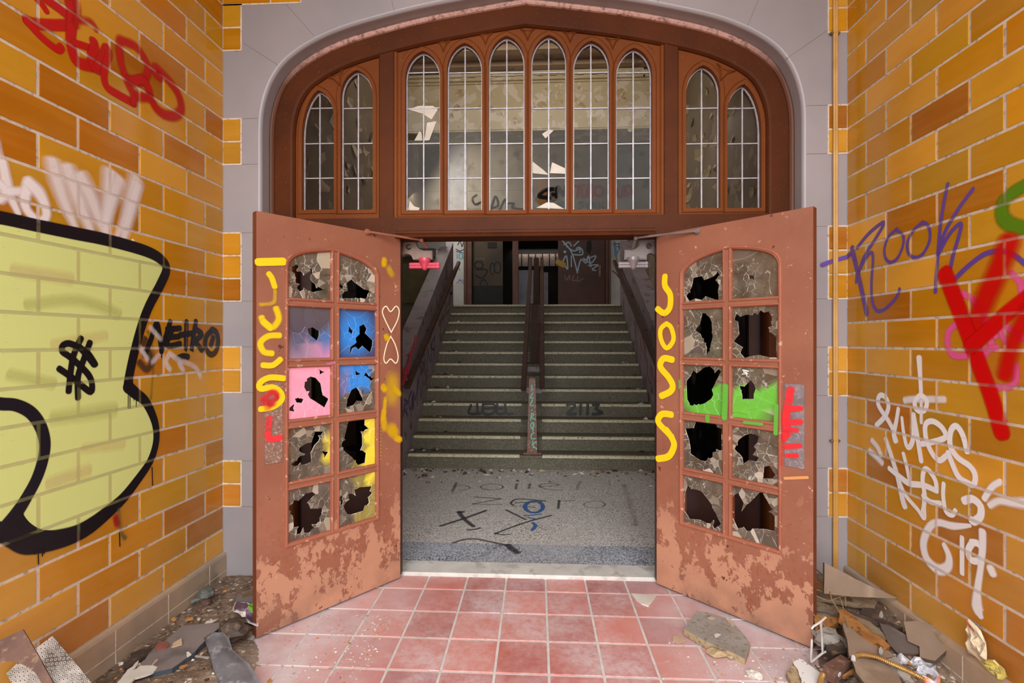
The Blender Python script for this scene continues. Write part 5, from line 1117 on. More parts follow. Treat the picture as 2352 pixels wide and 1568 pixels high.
for pts, w, c in (([(755, 130), (765, 240)], 16, '5A8CC0'), ([(760, 240), (800, 170)], 9, '5A8CC0'), ([(760, 165), (820, 165)], 9, '5A8CC0'), ([(745, 145), (825, 135)], 5, '22222A'), ([(790, 140), (790, 180)], 5, '22222A'), ([(738, 365), (760, 380), (795, 425)], 7, '241E22'), ([(765, 245), (775, 285)], 4, '22222A')): g.stroke(A(pts), w * k, c, .4, .9)
g.done(wall_b, 'light blue and black tags on the right wall strip')
PU = Plane((0, YB, 0), (1, 0, 0), (0, -1, 0)); g = Paint(PU, .014); A = lambda p: zoom(1200, 0, 3.0157, p); k = 1 / 3.0157
for pts, w in (([(205, 1310), (150, 1320), (115, 1360), (180, 1370)], 20), ([(210, 1345), (212, 1350)], 18), ([(235, 1365), (245, 1295), (285, 1355), (300, 1290)], 18)): g.stroke(A(pts), w * k * 1.25, '141011', .3, .97)
for pts in ([(360, 1290), (430, 1285)], [(390, 1290), (380, 1365)], [(410, 1310), (412, 1360), (440, 1355), (445, 1310)], [(460, 1280), (455, 1360), (490, 1350), (470, 1320), (490, 1290), (460, 1282)], ell(528, 1325, 30, 34)): g.stroke(A(pts), 17 * k, 'A03440', .4, .9)
for pts in ([(655, 1310), (665, 1360), (690, 1355), (690, 1310)], ell(735, 1315, 18, 28), [(700, 1290), (700, 1360), (722, 1340)]): g.stroke(A(pts), 17 * k, 'A03440', .4, .9)
for pts in ([(425, 1400), (385, 1405), (420, 1430), (385, 1450)], [(465, 1405), (440, 1425), (465, 1450)], [(480, 1450), (485, 1405), (510, 1415), (488, 1428), (515, 1450)], [(530, 1405), (530, 1450)], [(560, 1400), (545, 1425), (565, 1445)]): g.stroke(A(pts), 10 * k, '5E6C7C', .5, .85)
for pts in ([(240, 1420), (290, 1440)], [(250, 1400), (290, 1410)]): g.stroke(A(pts), 20 * k, '5E7A94', .8, .6)
A = lambda p: zoom(600, 0, 3.0157, p)
for pts in ([(1490, 1350), (1462, 1375), (1480, 1415), (1520, 1400)], [(1590, 1450), (1620, 1360), (1640, 1420), (1600, 1440)], [(1650, 1450), (1690, 1380), (1700, 1440)], [(1710, 1410), (1750, 1410), (1740, 1440), (1810, 1450)]): g.stroke(A(pts), 11 * k, '201C1C', .4, .9)
g.done(wall_b, 'black, red and grey tags high on the upper landing wall')
# ------------------------------------------------------------------ debris: heaps of dirt, then every piece lying on them
def sstep(t): t = max(0, min(1, t)); return t * t * (3 - 2 * t)
def h_left(x, y):
    lim = -1.31 + (2.26 - y) * .64 if y < 2.26 else -1.31 + (y - 2.26) * .813 - .05
    d = lim - x; n = noise.noise(Vector((x * 5, y * 5, 1))) * .5 + noise.noise(Vector((x * 19, y * 19, 4))) * .3 + noise.noise(Vector((x * 50, y * 50, 9))) * .22
    return -.006 + sstep((d + .05 + n * .06) / .3) * (.05 + .018 * n) + (.02 * sstep((y - 2.2) / .4) * sstep(d / .2))
def h_right(x, y):
    lim = 1.26 - (2.32 - y) * .5 if y < 2.32 else 1.27 - (y - 2.32) * .975 + .06
    d = x - lim; n = noise.noise(Vector((x * 5, y * 5, 21))) * .5 + noise.noise(Vector((x * 19, y * 19, 24))) * .3 + noise.noise(Vector((x * 50, y * 50, 29))) * .22
    return -.006 + sstep((d + .04 + n * .06) / .42) * (.03 + .13 * sstep((y - 1.75) / .65) + .02 * n)
def dirt_mat():
    n = NT('dirt'); c = n.mix(n.band(n.noise(12, 7, .7), .35, .65), lin('5A463A'), lin('86705E'))
    v = n.n('ShaderNodeTexVoronoi', i_Vector=n.P(), i_Scale=75); s = n.n('ShaderNodeSeparateColor', i_0=v.outputs['Color']).outputs[0]
    c = n.mix(n.band(s, .8, .82), c, lin('8E7C68')); c = n.mix(n.band(s, .965, .975), c, lin('C9C0B2'))
    x = n.sep(); side = n.band(n.math('ABSOLUTE', n.math('ADD', x[0], .06)), 1.32, 1.1); c = n.mix(n.math('MULTIPLY', side, .75), c, lin('B8A99A'))
    n.bump(n.noise(90, 4, .7), .006, .8); return n.done(c, .95)
DIRT = dirt_mat()
woodm = lambda nm, a, c, d: mottled(nm, a, c, 5, .75, .004, 7, c3=d, s3=30, vec=(2.5, 2.5, 12), strength=.8)
OLDW = woodm('weathered_wood', '8A7660', '6A5642', '4E3E30'); ORW = woodm('orange_split_wood', 'A8743C', '845428', '5A3C20'); DKW = woodm('dark_rotten_wood', '4E3E34', '362A24', '6A5644'); GRW = woodm('grey_batten', 'A8A29A', '8A837C', '6A625A')
PLY = mottled('dusty_plywood', '8A7564', '74614F', 3, .75, .002, c3='9C8874', s3=6); PLYD = mottled('dark_panel', '5E544E', '4E4642', 4, .6, .001, c3='6E625A', s3=9); EDGE = mottled('panel_edge', '4A3A2E', '5E4A3A', 20, .85, .003)
RUST = mottled('rusty_metal', '6E5044', '5A4038', 12, .6, .002, c3='8A6A54', s3=40); SLATE = mottled('grey_board_face', '857A78', '746B6A', 4, .6, .001, c3='5E5654', s3=8); SLATEE = mottled('blue_grey_edge', '4A5260', '3A4048', 14, .8, .004)
FELT = mottled('grey_felt', '77757A', '5C5A60', 7, .85, .004, c3='8A8688', s3=30); CONC = mottled('grey_concrete', '9C9690', '8A847C', 9, .9, .003, c3='746A5A', s3=50); CONCE = mottled('broken_concrete', 'B09A7A', '9A8464', 20, .95, .006, c3='7A6A54', s3=40)
WHITEP = mottled('white_plaster_piece', 'D8D4CC', 'C4BEB4', 10, .9, .002); TAN = mottled('tan_card', 'C4AC90', 'AE9478', 9, .85, .001); BRICK = mottled('red_brick_piece', '8E5448', '77453A', 20, .9, .004); WIRE = mottled('white_wire', 'CFCDCB', 'B4B0AC', 14, .45, .001)
ORC = mottled('orange_crumb', 'C48A4C', 'A87038', 9, .8); PKC = mottled('pink_crumb', 'E0788A', 'CC6476', 9, .8)
for nm, hf, x0, x1, lab in (('left', h_left, XL + .02, -.75, 'brown dirt and leaf litter heaped along the left wall behind the door'), ('right', h_right, .72, XR - .02, 'brown dirt and splinters heaped in the corner behind the right door')):
    b = MB(); nx, ny = 84, 120; y0, y1 = .9, YW - .005
    ix = [[b.vert((x0 + (x1 - x0) * i / nx, y0 + (y1 - y0) * k / ny, hf(x0 + (x1 - x0) * i / nx, y0 + (y1 - y0) * k / ny))) for i in range(nx + 1)] for k in range(ny + 1)]
    for k in range(ny):
        for i in range(nx):
            q = (ix[k][i], ix[k][i + 1], ix[k + 1][i + 1], ix[k + 1][i])
            if max(b.v[t].z for t in q) > -.004: b.face(q)
    rg = random.Random(7 if nm == 'left' else 8)
    def bit(x, y, s, mi, zz):
        q = [b.vert((x + s * rg.uniform(.5, 1.2) * math.cos(a), y + s * rg.uniform(.5, 1.2) * math.sin(a), zz + s * rg.uniform(0, .3))) for a in (0, 1.6, 3.1, 4.7)]; t = b.vert((x, y, zz + s * rg.uniform(.4, .9)))
        for k in range(4): b.face((q[k], q[(k + 1) % 4], t), mi)
    for i in range(900):
        x, y = (rg.uniform(XL + .03, -1.05), rg.uniform(1.3, 2.7)) if nm == 'left' else (rg.uniform(1.05, XR - .03), rg.uniform(1.5, 2.7)); (hf(x, y) > .012) and bit(x, y, .003 + .011 * rg.random() ** 3, rg.choice((1, 2, 2, 4, 4, 2, 4, 5, 3)), max(0, hf(x, y)))
    for i in range(620 if nm == 'left' else 420):
        x, y = (-.72 - abs(rg.gauss(0, .22)), rg.uniform(1.5, 2.5)) if nm == 'left' else (.95 + rg.gauss(0, .17), rg.uniform(1.7, 2.35)); bit(x, y, .003 + .006 * rg.random() ** 3, rg.choice((3, 3, 3, 1, 6, 5, 7 if nm == 'left' else 3)), max(0, hf(x, y)))
    b.build('dirt', [DIRT, TAN, DKW, WHITEP, OLDW, ORC, GRW, PKC], None, lab, 'dirt', None, 'stuff')
def tilt(px, py, z, nx=0, ny=0):
    N = Vector((nx, ny, 1)).normalized(); U = Vector((1, 0, 0)) - N * N.x; U.normalize(); P = Plane(on_z(px, py, z), U, N, N.cross(U)); P.anchor = (px, py, z, nx, ny); return P
def upright(px, py, y, yaw=0, lean=0):
    """plane facing the camera side at depth y, turned by yaw, leaning back by lean"""
    N = Vector((math.sin(yaw), -math.cos(yaw) * math.cos(lean), math.sin(lean) + 0.0)); N.normalize(); U = Vector((math.cos(yaw), math.sin(yaw), 0)); U = (U - N * U.dot(N)).normalized(); return Plane(on_y(px, py, y), U, N, U.cross(-N) if U.cross(-N).z > 0 else -U.cross(-N))
def rough(pts, amp, seg, seed):
    r = random.Random(seed); out = []
    for i, a in enumerate(pts):
        c = pts[(i + 1) % len(pts)]; L = math.hypot(c[0] - a[0], c[1] - a[1]); k = max(1, int(L / seg))
        for q in range(k):
            t = q / k; out.append((a[0] + (c[0] - a[0]) * t + r.uniform(-amp, amp) * (q > 0), a[1] + (c[1] - a[1]) * t + r.uniform(-amp, amp) * (q > 0)))
    return out
def pxuv(P, pts): return [P.uv(*p) for p in pts]
def slab_thing(name, P, px, t, mats, label, cat, amp=.003, seg=.03, seed=1, group=None):
    for _ in range(4):                                      # settle it on the heap instead of in it
        a = getattr(P, 'anchor', None)
        if not a: break
        pts = rough(pxuv(P, px), 0, .03, 1); pen = max((max(h_left(q.x, q.y), h_right(q.x, q.y)) - q.z for q in (P.p3(u, v, -t) for u, v in pts)), default=0)
        if pen < .004: break
        P = tilt(a[0], a[1], a[2] + min(pen, .05) * .8, a[3], a[4])
    b = MB(); b.slab(P, rough(pxuv(P, px), amp, seg, seed), w0=-t, w1=0, m=0, ms=len(mats) - 1); return b.build(name, mats, None, label, cat, group)
def lump(b, c, rad, seed, m=0, n=9, k=6, jag=.28, cut=None):
    c = Vector(c); rows = []
    for i in range(k + 1):
        th = math.pi * i / k; row = []
        for q in range(n):
            ph = 2 * math.pi * q / n + (i % 2) * .3; d = Vector((math.sin(th) * math.cos(ph), math.sin(th) * math.sin(ph), math.cos(th)))
            f = 1 + jag * noise.noise(d * 1.7 + Vector((seed * 3.1, seed, 0))) * 2; p = Vector((c.x + d.x * rad[0] * f, c.y + d.y * rad[1] * f, c.z + d.z * rad[2] * f))
            row.append(b.vert(p))
        rows.append(row)
    for A, B in zip(rows, rows[1:]):
        for q in range(n): b.face((A[q], A[(q + 1) % n], B[(q + 1) % n], B[q]), m)
def crumple(P, px, amp, seed, colf, rings=5, seg=.02, base=0.0):
    r = random.Random(seed); b = MB(); pts = rough(pxuv(P, px), .002, seg, seed); n = len(pts); cx, cy = sum(p[0] for p in pts) / n, sum(p[1] for p in pts) / n; rows = []
    for k in range(rings):
        s = 1 - k / rings; row = []
        for i, p in enumerate(pts):
            u, v = cx + (p[0] - cx) * s + r.uniform(-.2, .2) * seg * (k > 0), cy + (p[1] - cy) * s + r.uniform(-.2, .2) * seg * (k > 0)
            w = base + amp * (.35 + noise.noise(Vector((u * 28, v * 28, seed))) * .9 + r.uniform(-.25, .25)) * (0.25 if k == 0 else 1)
            row.append(b.vert(P.p3(u, v, w), (*lin(colf(u, v, k, i / n, r)), 1)))
        rows.append(row)
    c = b.vert(P.p3(cx, cy, base + amp), (*lin(colf(cx, cy, rings, 0, r)), 1))
    for A, B in zip(rows, rows[1:]):
        for i in range(n): b.face((A[i], A[(i + 1) % n], B[(i + 1) % n], B[i]))
    for i in range(n): b.face((rows[-1][i], rows[-1][(i + 1) % n], c))
    return b
def litter_mat(name, rough_=.55):
    n = NT(name); a = n.attr().outputs['Color']; c = n.mix(n.math('MULTIPLY', n.band(n.noise(45, 4), .5, .7), .35), a, lin('6A5E54')); n.bump(n.noise(50, 3), .002, .4); return n.done(c, rough_)
FOIL, PAPER = litter_mat('glossy_wrapper', .3), litter_mat('crumpled_paper', .8)
# --- floor pieces in the doorway
z = (1140, 1280, 3.92)
P = tilt(1640, 1450, .034, .02, -.03)
slab_thing('paving_slab', P, zoom(*z, [(1690, 640), (1800, 482), (1890, 492), (2060, 545), (2140, 605), (2230, 695), (2285, 775), (2240, 915), (2060, 830), (1880, 755)]), .03, [CONC, CONCE], 'broken grey paving slab lying on the tiles by the right door', 'slab', .004, .03, 4)
for (cx, cy), rr, s, lab in (((1990, 885), (.045, .03, .016), 3, 'tan stone wedged under the front of the grey slab'), ((2110, 905), (.02, .018, .012), 5, 'small tan stone chip under the grey slab edge'), ((2330, 1075), (.03, .025, .014), 9, 'white plaster chunk on the tiles near the right frame edge')):
    b = MB(); q = on_z(*zoom(*z, [(cx, cy)])[0], 0); lump(b, (q.x, q.y, rr[2] * .8), rr, s); b.build('stone', [CONCE if s < 9 else WHITEP], None, lab, 'stone')
slab_thing('tile_shard', tilt(1475, 1376, .007), zoom(*z, [(1215, 320), (1440, 342), (1370, 435), (1310, 415), (1255, 375)]), .006, [WHITEP], 'thin whitish triangular shard on the red tiles by the right door', 'shard', .001)
for (cx, cy), lab, px in (((1640, 735), 'flat tan plaster flake left of the grey slab', [(1585, 710), (1620, 700), (1690, 720), (1700, 745), (1640, 770), (1590, 745)]), ((1990, 697), 'white paint chip lying on the grey slab', [(1960, 690), (1990, 680), (2022, 690), (2000, 708), (1970, 720)]), ((1935, 545), 'tan paint chip near the back edge of the grey slab', [(1900, 540), (1940, 532), (1970, 545), (1940, 557)]), ((2110, 580), 'curled tan chip on the right corner of the grey slab', [(2065, 550), (2110, 565), (2140, 610), (2120, 615)])):
    zz = .005 if cx < 1700 else .0385; slab_thing('plaster_chip', tilt(*zoom(*z, [(cx, cy)])[0], zz, *((.02, -.03) if cx > 1700 else (0, 0))), zoom(*z, px), .003, [TAN if 'tan' in lab else WHITEP], lab, 'plaster chip', .001)
# crumbs: uncountable plaster grit on tiles and heaps
def crumbs(name, n, area, zf, mats, label, seed, smin=.003, smax=.009, parent=None):
    r = random.Random(seed); b = MB()
    for i in range(n):
        x, y = area(r); s = smin + (smax - smin) * r.random() ** 3; zz = zf(x, y)
        p = [Vector((x + s * r.uniform(.5, 1.2) * math.cos(a + i), y + s * r.uniform(.5, 1.2) * math.sin(a + i), zz + s * r.uniform(.0, .3))) for a in (0, 1.6, 3.1, 4.7)]; t = b.vert(Vector((x, y, zz + s * r.uniform(.4, .9)))); q = [b.vert(v) for v in p]; m = r.randrange(len(mats))
        for k in range(4): b.face((q[k], q[(k + 1) % 4], t), m)
    b.build(name, mats, parent, label, None, None, 'stuff')
crumbs('leaf_litter', 260, lambda r: (r.uniform(-1.6, 1.5), YN - abs(r.gauss(0, .22)) - .02), lambda x, y: 0, [WHITEP, OLDW, DKW, DKW, TAN], 'leaves and plaster bits along the foot of the stairs', 9, .008, .04, hall_floor)
def on_stairs(x, y): k = int((y - YN) / TR) + 1; return min(13, max(0, k)) * RI
crumbs('leaf_litter', 240, lambda r: ((SX0 + abs(r.gauss(0, .2)) + .02) if r.random() < .65 else SX1 - .02 - abs(r.gauss(0, .15)), r.uniform(YN, YL)), on_stairs, [DKW, OLDW, WHITEP, DKW], 'dark leaf litter at the ends of the stair treads', 10, .008, .045, stairs)
# --- left heap
z = (0, 1400, 6.917)
def perforated():
    n = NT('perforated_sheet'); a = n.n('ShaderNodeSeparateColor', i_0=n.attr().outputs['Color']).outputs; u, v = n.math('MULTIPLY', a[0], 80), n.math('MULTIPLY', a[1], 80)
    row = n.math('MODULO', n.math('FLOOR', v), 2); u2 = n.math('ADD', u, n.math('MULTIPLY', row, .5))
    dx, dy = n.math('SUBTRACT', n.math('FRACT', u2), .5), n.math('SUBTRACT', n.math('FRACT', v), .5); d = n.math('SQRT', n.math('ADD', n.math('MULTIPLY', dx, dx), n.math('MULTIPLY', dy, dy)))
    c = n.mix(n.band(n.noise(9, 6, .7), .42, .6), lin('B5ADA6'), lin('584A42')); c = n.mix(n.math('MULTIPLY', n.band(d, .33, .27), .7), c, lin('D8D2CA')); c = n.mix(n.band(d, .2, .14), c, lin('1E1816')); return n.done(c, .5)
PERF = perforated()
def perf_sheet(P, px, lab):
    b = MB(); uv = pxuv(P, px); u0, v0 = min(p[0] for p in uv) - .02, min(p[1] for p in uv) - .02
    tri = tessellate_polygon([[Vector((p[0], p[1], 0)) for p in uv]])
    for w in (0, -.003):
        q = [b.vert(P.p3(p[0], p[1], w), (p[0] - u0, p[1] - v0, 0, 1)) for p in uv]
        for t in tri: b.face([q[i] for i in t])
    n = len(uv)
    for i in range(n): b.face((i, (i + 1) % n, n + (i + 1) % n, n + i))
    return b.build('perforated_sheet', [PERF], None, lab, 'metal sheet', 'perforated metal sheets by the left wall')
FT = lambda P, px, t, mats, nm, lab, cat, **k: slab_thing(nm, P, px, t, mats, lab, cat, **k)
PM = Plane(on_y(60, 1500, 1.52), Vector((1, -.25, 0)), Vector((-.2, -.85, .3)), None or (0, .33, .94))
def plane_from(a, N):
    N = Vector(N).normalized(); U = Vector((0, 0, 1)).cross(-N); U = -U if U.x < 0 else U; U.normalize(); V = N.cross(U); V = -V if V.z < 0 else V; return Plane(a, U, N, V)
PA = plane_from(on_y(60, 1480, 1.50), (.18, -.8, .55)); FT(PA, zoom(*z, [(-300, 560), (0, 480), (360, 310), (560, 650), (800, 1080), (1010, 1480), (1130, 1800), (900, 1800), (760, 1380), (660, 1162), (560, 1000), (430, 900), (270, 830), (0, 810), (-300, 800)]), .006, [RUST], 'bent_sheet', 'brown bent metal sheet leaning at the lower left corner', 'metal sheet', amp=.0008)
PB_ = plane_from(on_y(130, 1500, 1.66), (.2, -.8, .5)); perf_sheet(PB_, zoom(*z, [(560, 620), (830, 415), (880, 470), (1060, 680), (1460, 1162), (1800, 1600), (1300, 1750), (980, 1300), (820, 1100)]), 'stained perforated sheet leaning on the left wall behind the brown sheet')
PC_ = plane_from(on_y(45, 1550, 1.58), (.2, -.8, .5)); perf_sheet(PC_, zoom(*z, [(100, 1010), (270, 850), (420, 880), (560, 980), (690, 1200), (760, 1500), (420, 1600), (250, 1300)]), 'whitish perforated sheet under the brown bent sheet')
z = (300, 1300, 5.85)
FT(tilt(480, 1490, .062, .10, -.06), zoom(*z, [(690, 800), (950, 775), (1190, 755), (1185, 830), (1000, 1000), (870, 1140), (700, 1270), (560, 1370), (330, 1420), (120, 1340), (300, 1110), (480, 985)]), .022, [SLATE, SLATEE], 'board', 'grey board with a blue-grey edge lying by the left wall', 'board', amp=.002, seed=8)
def draped(name, left, right, zf, mat, lab, cat, t=.004):
    b = MB(); n = len(left); rows = []
    for i, (l, r_) in enumerate(zip(left, right)):
        row = []
        for k in range(9):
            f = k / 8; px = l[0] + (r_[0] - l[0]) * f, l[1] + (r_[1] - l[1]) * f; zz = zf(i / (n - 1), f); p = on_z(*px, zz); row.append(p + Vector((0, 0, .004 * noise.noise(Vector((i * .9, f * 4, 2))))))
        rows.append(row)
    for s in (0, -t):
        g = [[b.vert(p + Vector((0, 0, s))) for p in row] for row in rows]
        for A, B in zip(g, g[1:]):
            for k in range(8): b.face((A[k], A[k + 1], B[k + 1], B[k]) if s == 0 else (A[k], B[k], B[k + 1], A[k + 1]))
        if s == 0: top = g
    for i in range(n - 1):
        for k in (0, 8): b.face((top[i][k], top[i + 1][k], g[i + 1][k], g[i][k]))
    for i in (0, n - 1):
        for k in range(8): b.face((top[i][k], top[i][k + 1], g[i][k + 1], g[i][k]))
    return b.build(name, [mat], None, lab, cat, smooth=True)
draped('felt_strip', zoom(*z, [(1080, 895), (985, 960), (1040, 1110), (1090, 1260), (1110, 1370), (1180, 1520), (1260, 1700)]), zoom(*z, [(1240, 885), (1320, 960), (1370, 1120), (1470, 1210), (1590, 1300), (1680, 1460), (1790, 1700)]), lambda s, f: .06 + .028 * (1 - s) + .012 * math.sin(f * 3.1) - .01 * s, FELT, 'grey strip of roofing felt curling over the left rubble', 'felt')
b = MB(); q = on_z(*zoom(*z, [(1370, 860)])[0], .07); lump(b, (q.x, q.y, .07), (.075, .06, .045), 4, n=12, k=8); b.build('rotten_wood', [DKW], None, 'dark lump of rotten wood by the left door edge', 'wood')
b = MB(); q = on_z(*zoom(*z, [(420, 1075)])[0], .085); P = tilt(*zoom(*z, [(420, 1075)])[0], .088, .08, -.1); FT(P, zoom(*z, [(330, 1065), (380, 1010), (480, 1000), (520, 1060), (480, 1095), (340, 1135)]), .022, [BRICK], 'brick_fragment', 'dusty red brick fragment on the grey board', 'brick', amp=.002)
for px, zz, m, lab in (([(545, 1085), (575, 1025), (690, 960), (690, 1050)], .082, TAN, 'square tan card scrap on the grey board'), ([(190, 1320), (250, 1275), (370, 1245), (300, 1330), (220, 1345)], .07, TAN, 'long tan card scrap at the near end of the grey board'), ([(540, 715), (580, 680), (612, 712), (585, 740)], .072, ORC, 'orange chip near the base of the left wall'), ([(735, 735), (770, 690), (835, 680), (840, 710)], .072, ORC, 'brown-orange bark chip on the left dirt'), ([(890, 720), (905, 690), (940, 695), (920, 730)], .072, WHITEP, 'small white paper scrap on the left dirt'), ([(990, 770), (1020, 735), (1160, 715), (1100, 750)], .072, WHITEP, 'crumpled white strip behind the grey board'), ([(860, 1210), (880, 1190), (1060, 1215), (1040, 1235)], .06, GRW, 'grey stick under the felt strip'), ([(650, 1360), (680, 1330), (770, 1315), (700, 1370)], .06, ORC, 'yellow leaf at the front of the left rubble'), ([(1830, 1540), (1880, 1500), (1900, 1530), (1850, 1560)], .012, ORC, 'yellow leaf on the white dust'), ([(750, 1150), (780, 1145), (815, 1180), (760, 1215)], .075, WHITEP, 'pale plaster lump at the corner of the grey board'), ([(940, 1160), (985, 1150), (960, 1180), (930, 1190)], .062, TAN, 'pale stone under the felt strip edge'), ([(1180, 700), (1300, 640), (1310, 690), (1200, 715)], .085, OLDW, 'bark strip beside the rotten wood lump')):
    FT(tilt(*zoom(*z, px)[0], zz, random.Random(px[0][0]).uniform(-.15, .15), -.1), zoom(*z, px), .004, [m], 'scrap', lab, 'scrap', amp=.0015, seg=.012, seed=px[0][0])
FT(tilt(*zoom(*z, [(100, 1400)])[0], .075, .1, -.05), zoom(*z, [(-180, 1560), (-60, 1420), (60, 1300), (110, 1260), (100, 1300), (20, 1400), (130, 1330), (300, 1330), (360, 1350), (330, 1400), (200, 1460), (60, 1500), (-80, 1620)]), .008, [WHITEP], 'torn_board', 'torn white plasterboard piece in front of the grey board', 'plasterboard', amp=.005, seg=.015)
for (a, c, w, t, zz, m, lab) in (((0, 1190), (560, 960), 40, .014, .07, DKW, 'dark batten lying along the base of the left wall'), ((-100, 1330), (300, 1110), 50, .012, .062, DKW, 'dark brown batten between the left wall and the grey board'), ((1490, 380), (1660, 330), 70, .012, .085, OLDW, 'tan plank end sticking out behind the left door'), ((1400, 440), (1660, 430), 110, .01, .078, SLATE, 'grey panel piece behind the left door edge')):
    FT(tilt(*zoom(*z, [a])[0], zz, .05, -.05), zoom(*z, [(a[0], a[1] - w / 2), (c[0], c[1] - w / 2), (c[0] + 20, c[1] + w / 2), (a[0] + 10, a[1] + w / 2)]), t, [m], 'batten', lab, 'batten', amp=.002, seed=int(w))
cf = lambda u, v, k, t, r: ((226, 222, 216) if k < 1 or t > .75 else (118, 204, 40) if (.28 < t < .5 and k < 4) else (92, 66, 84) if k < 4 else (150, 120, 140))
crumple(tilt(*zoom(*z, [(1560, 640)])[0], .075, -.25, -.35), zoom(*z, [(1370, 580), (1400, 480), (1560, 490), (1720, 540), (1720, 820), (1640, 790), (1540, 760), (1470, 650), (1385, 620)]), .03, 3, cf).build('snack_bag', [FOIL], None, 'crumpled purple, white and green snack bag by the left door edge', 'snack bag')
t = thing('standpipe', on_z(473, 1398, .03), 'short capped standpipe with a side outlet by the left wall', 'pipe'); o = WL['standpipe']; PIPEM = mottled('dull_pipe_metal', '6E706A', '585A54', 12, .55, .002, c3='8A8C84', s3=30)
b = MB(); b.lathe((o.x, o.y, .0), (0, 0, 1), [(.02, 0), (.02, .06), (.026, .062), (.026, .085), (.02, .088), (.02, .1)], 14); b.build('pipe', [RUST], t)
b = MB(); b.lathe((o.x, o.y, .098), (0, 0, 1), [(.036, 0), (.04, .004), (.04, .024), (.036, .026), (.034, .026), (.034, .036), (.02, .04)], 8); b.build('cap', [PIPEM], t)
b = MB(); b.tube([(o.x - .01, o.y, .09), (o.x - .04, o.y - .02, .085), (o.x - .055, o.y - .03, .08)], [.009, .009, .013], 10); b.build('outlet', [PIPEM], t)
# --- conduit on the grey stone at the right
t = thing('conduit', on_y(1919, 1300, YW - .02), 'twin yellowed conduit running up the grey stone at the right', 'conduit'); COND = mottled('yellowed_conduit', 'D0A05A', 'BC8A44', 6, .4, .001)
for px in (1916.5, 1921.5):
    b = MB(); x = on_y(px, 800, YW - .016).x; b.tube([(x, YW - .016, .12), (x, YW - .016, TOPZ - .02)], .0075, 10); b.build('pipe', [COND], t)
for py in (75, 1012):
    b = MB(); p = on_y(1919, py, YW - .018); b.bbox((p.x - .026, YW - .022, p.z - .006), (p.x + .026, YW - .008, p.z + .006), 0, None, .003); b.tube([(p.x - .022, YW - .024, p.z), (p.x - .022, YW - .007, p.z)], .004, 8); b.build('strap', [mottled('brass_strap', '8E6A2C', '745420', 20, .5)] if py == 75 else [bpy.data.materials['brass_strap']], t)
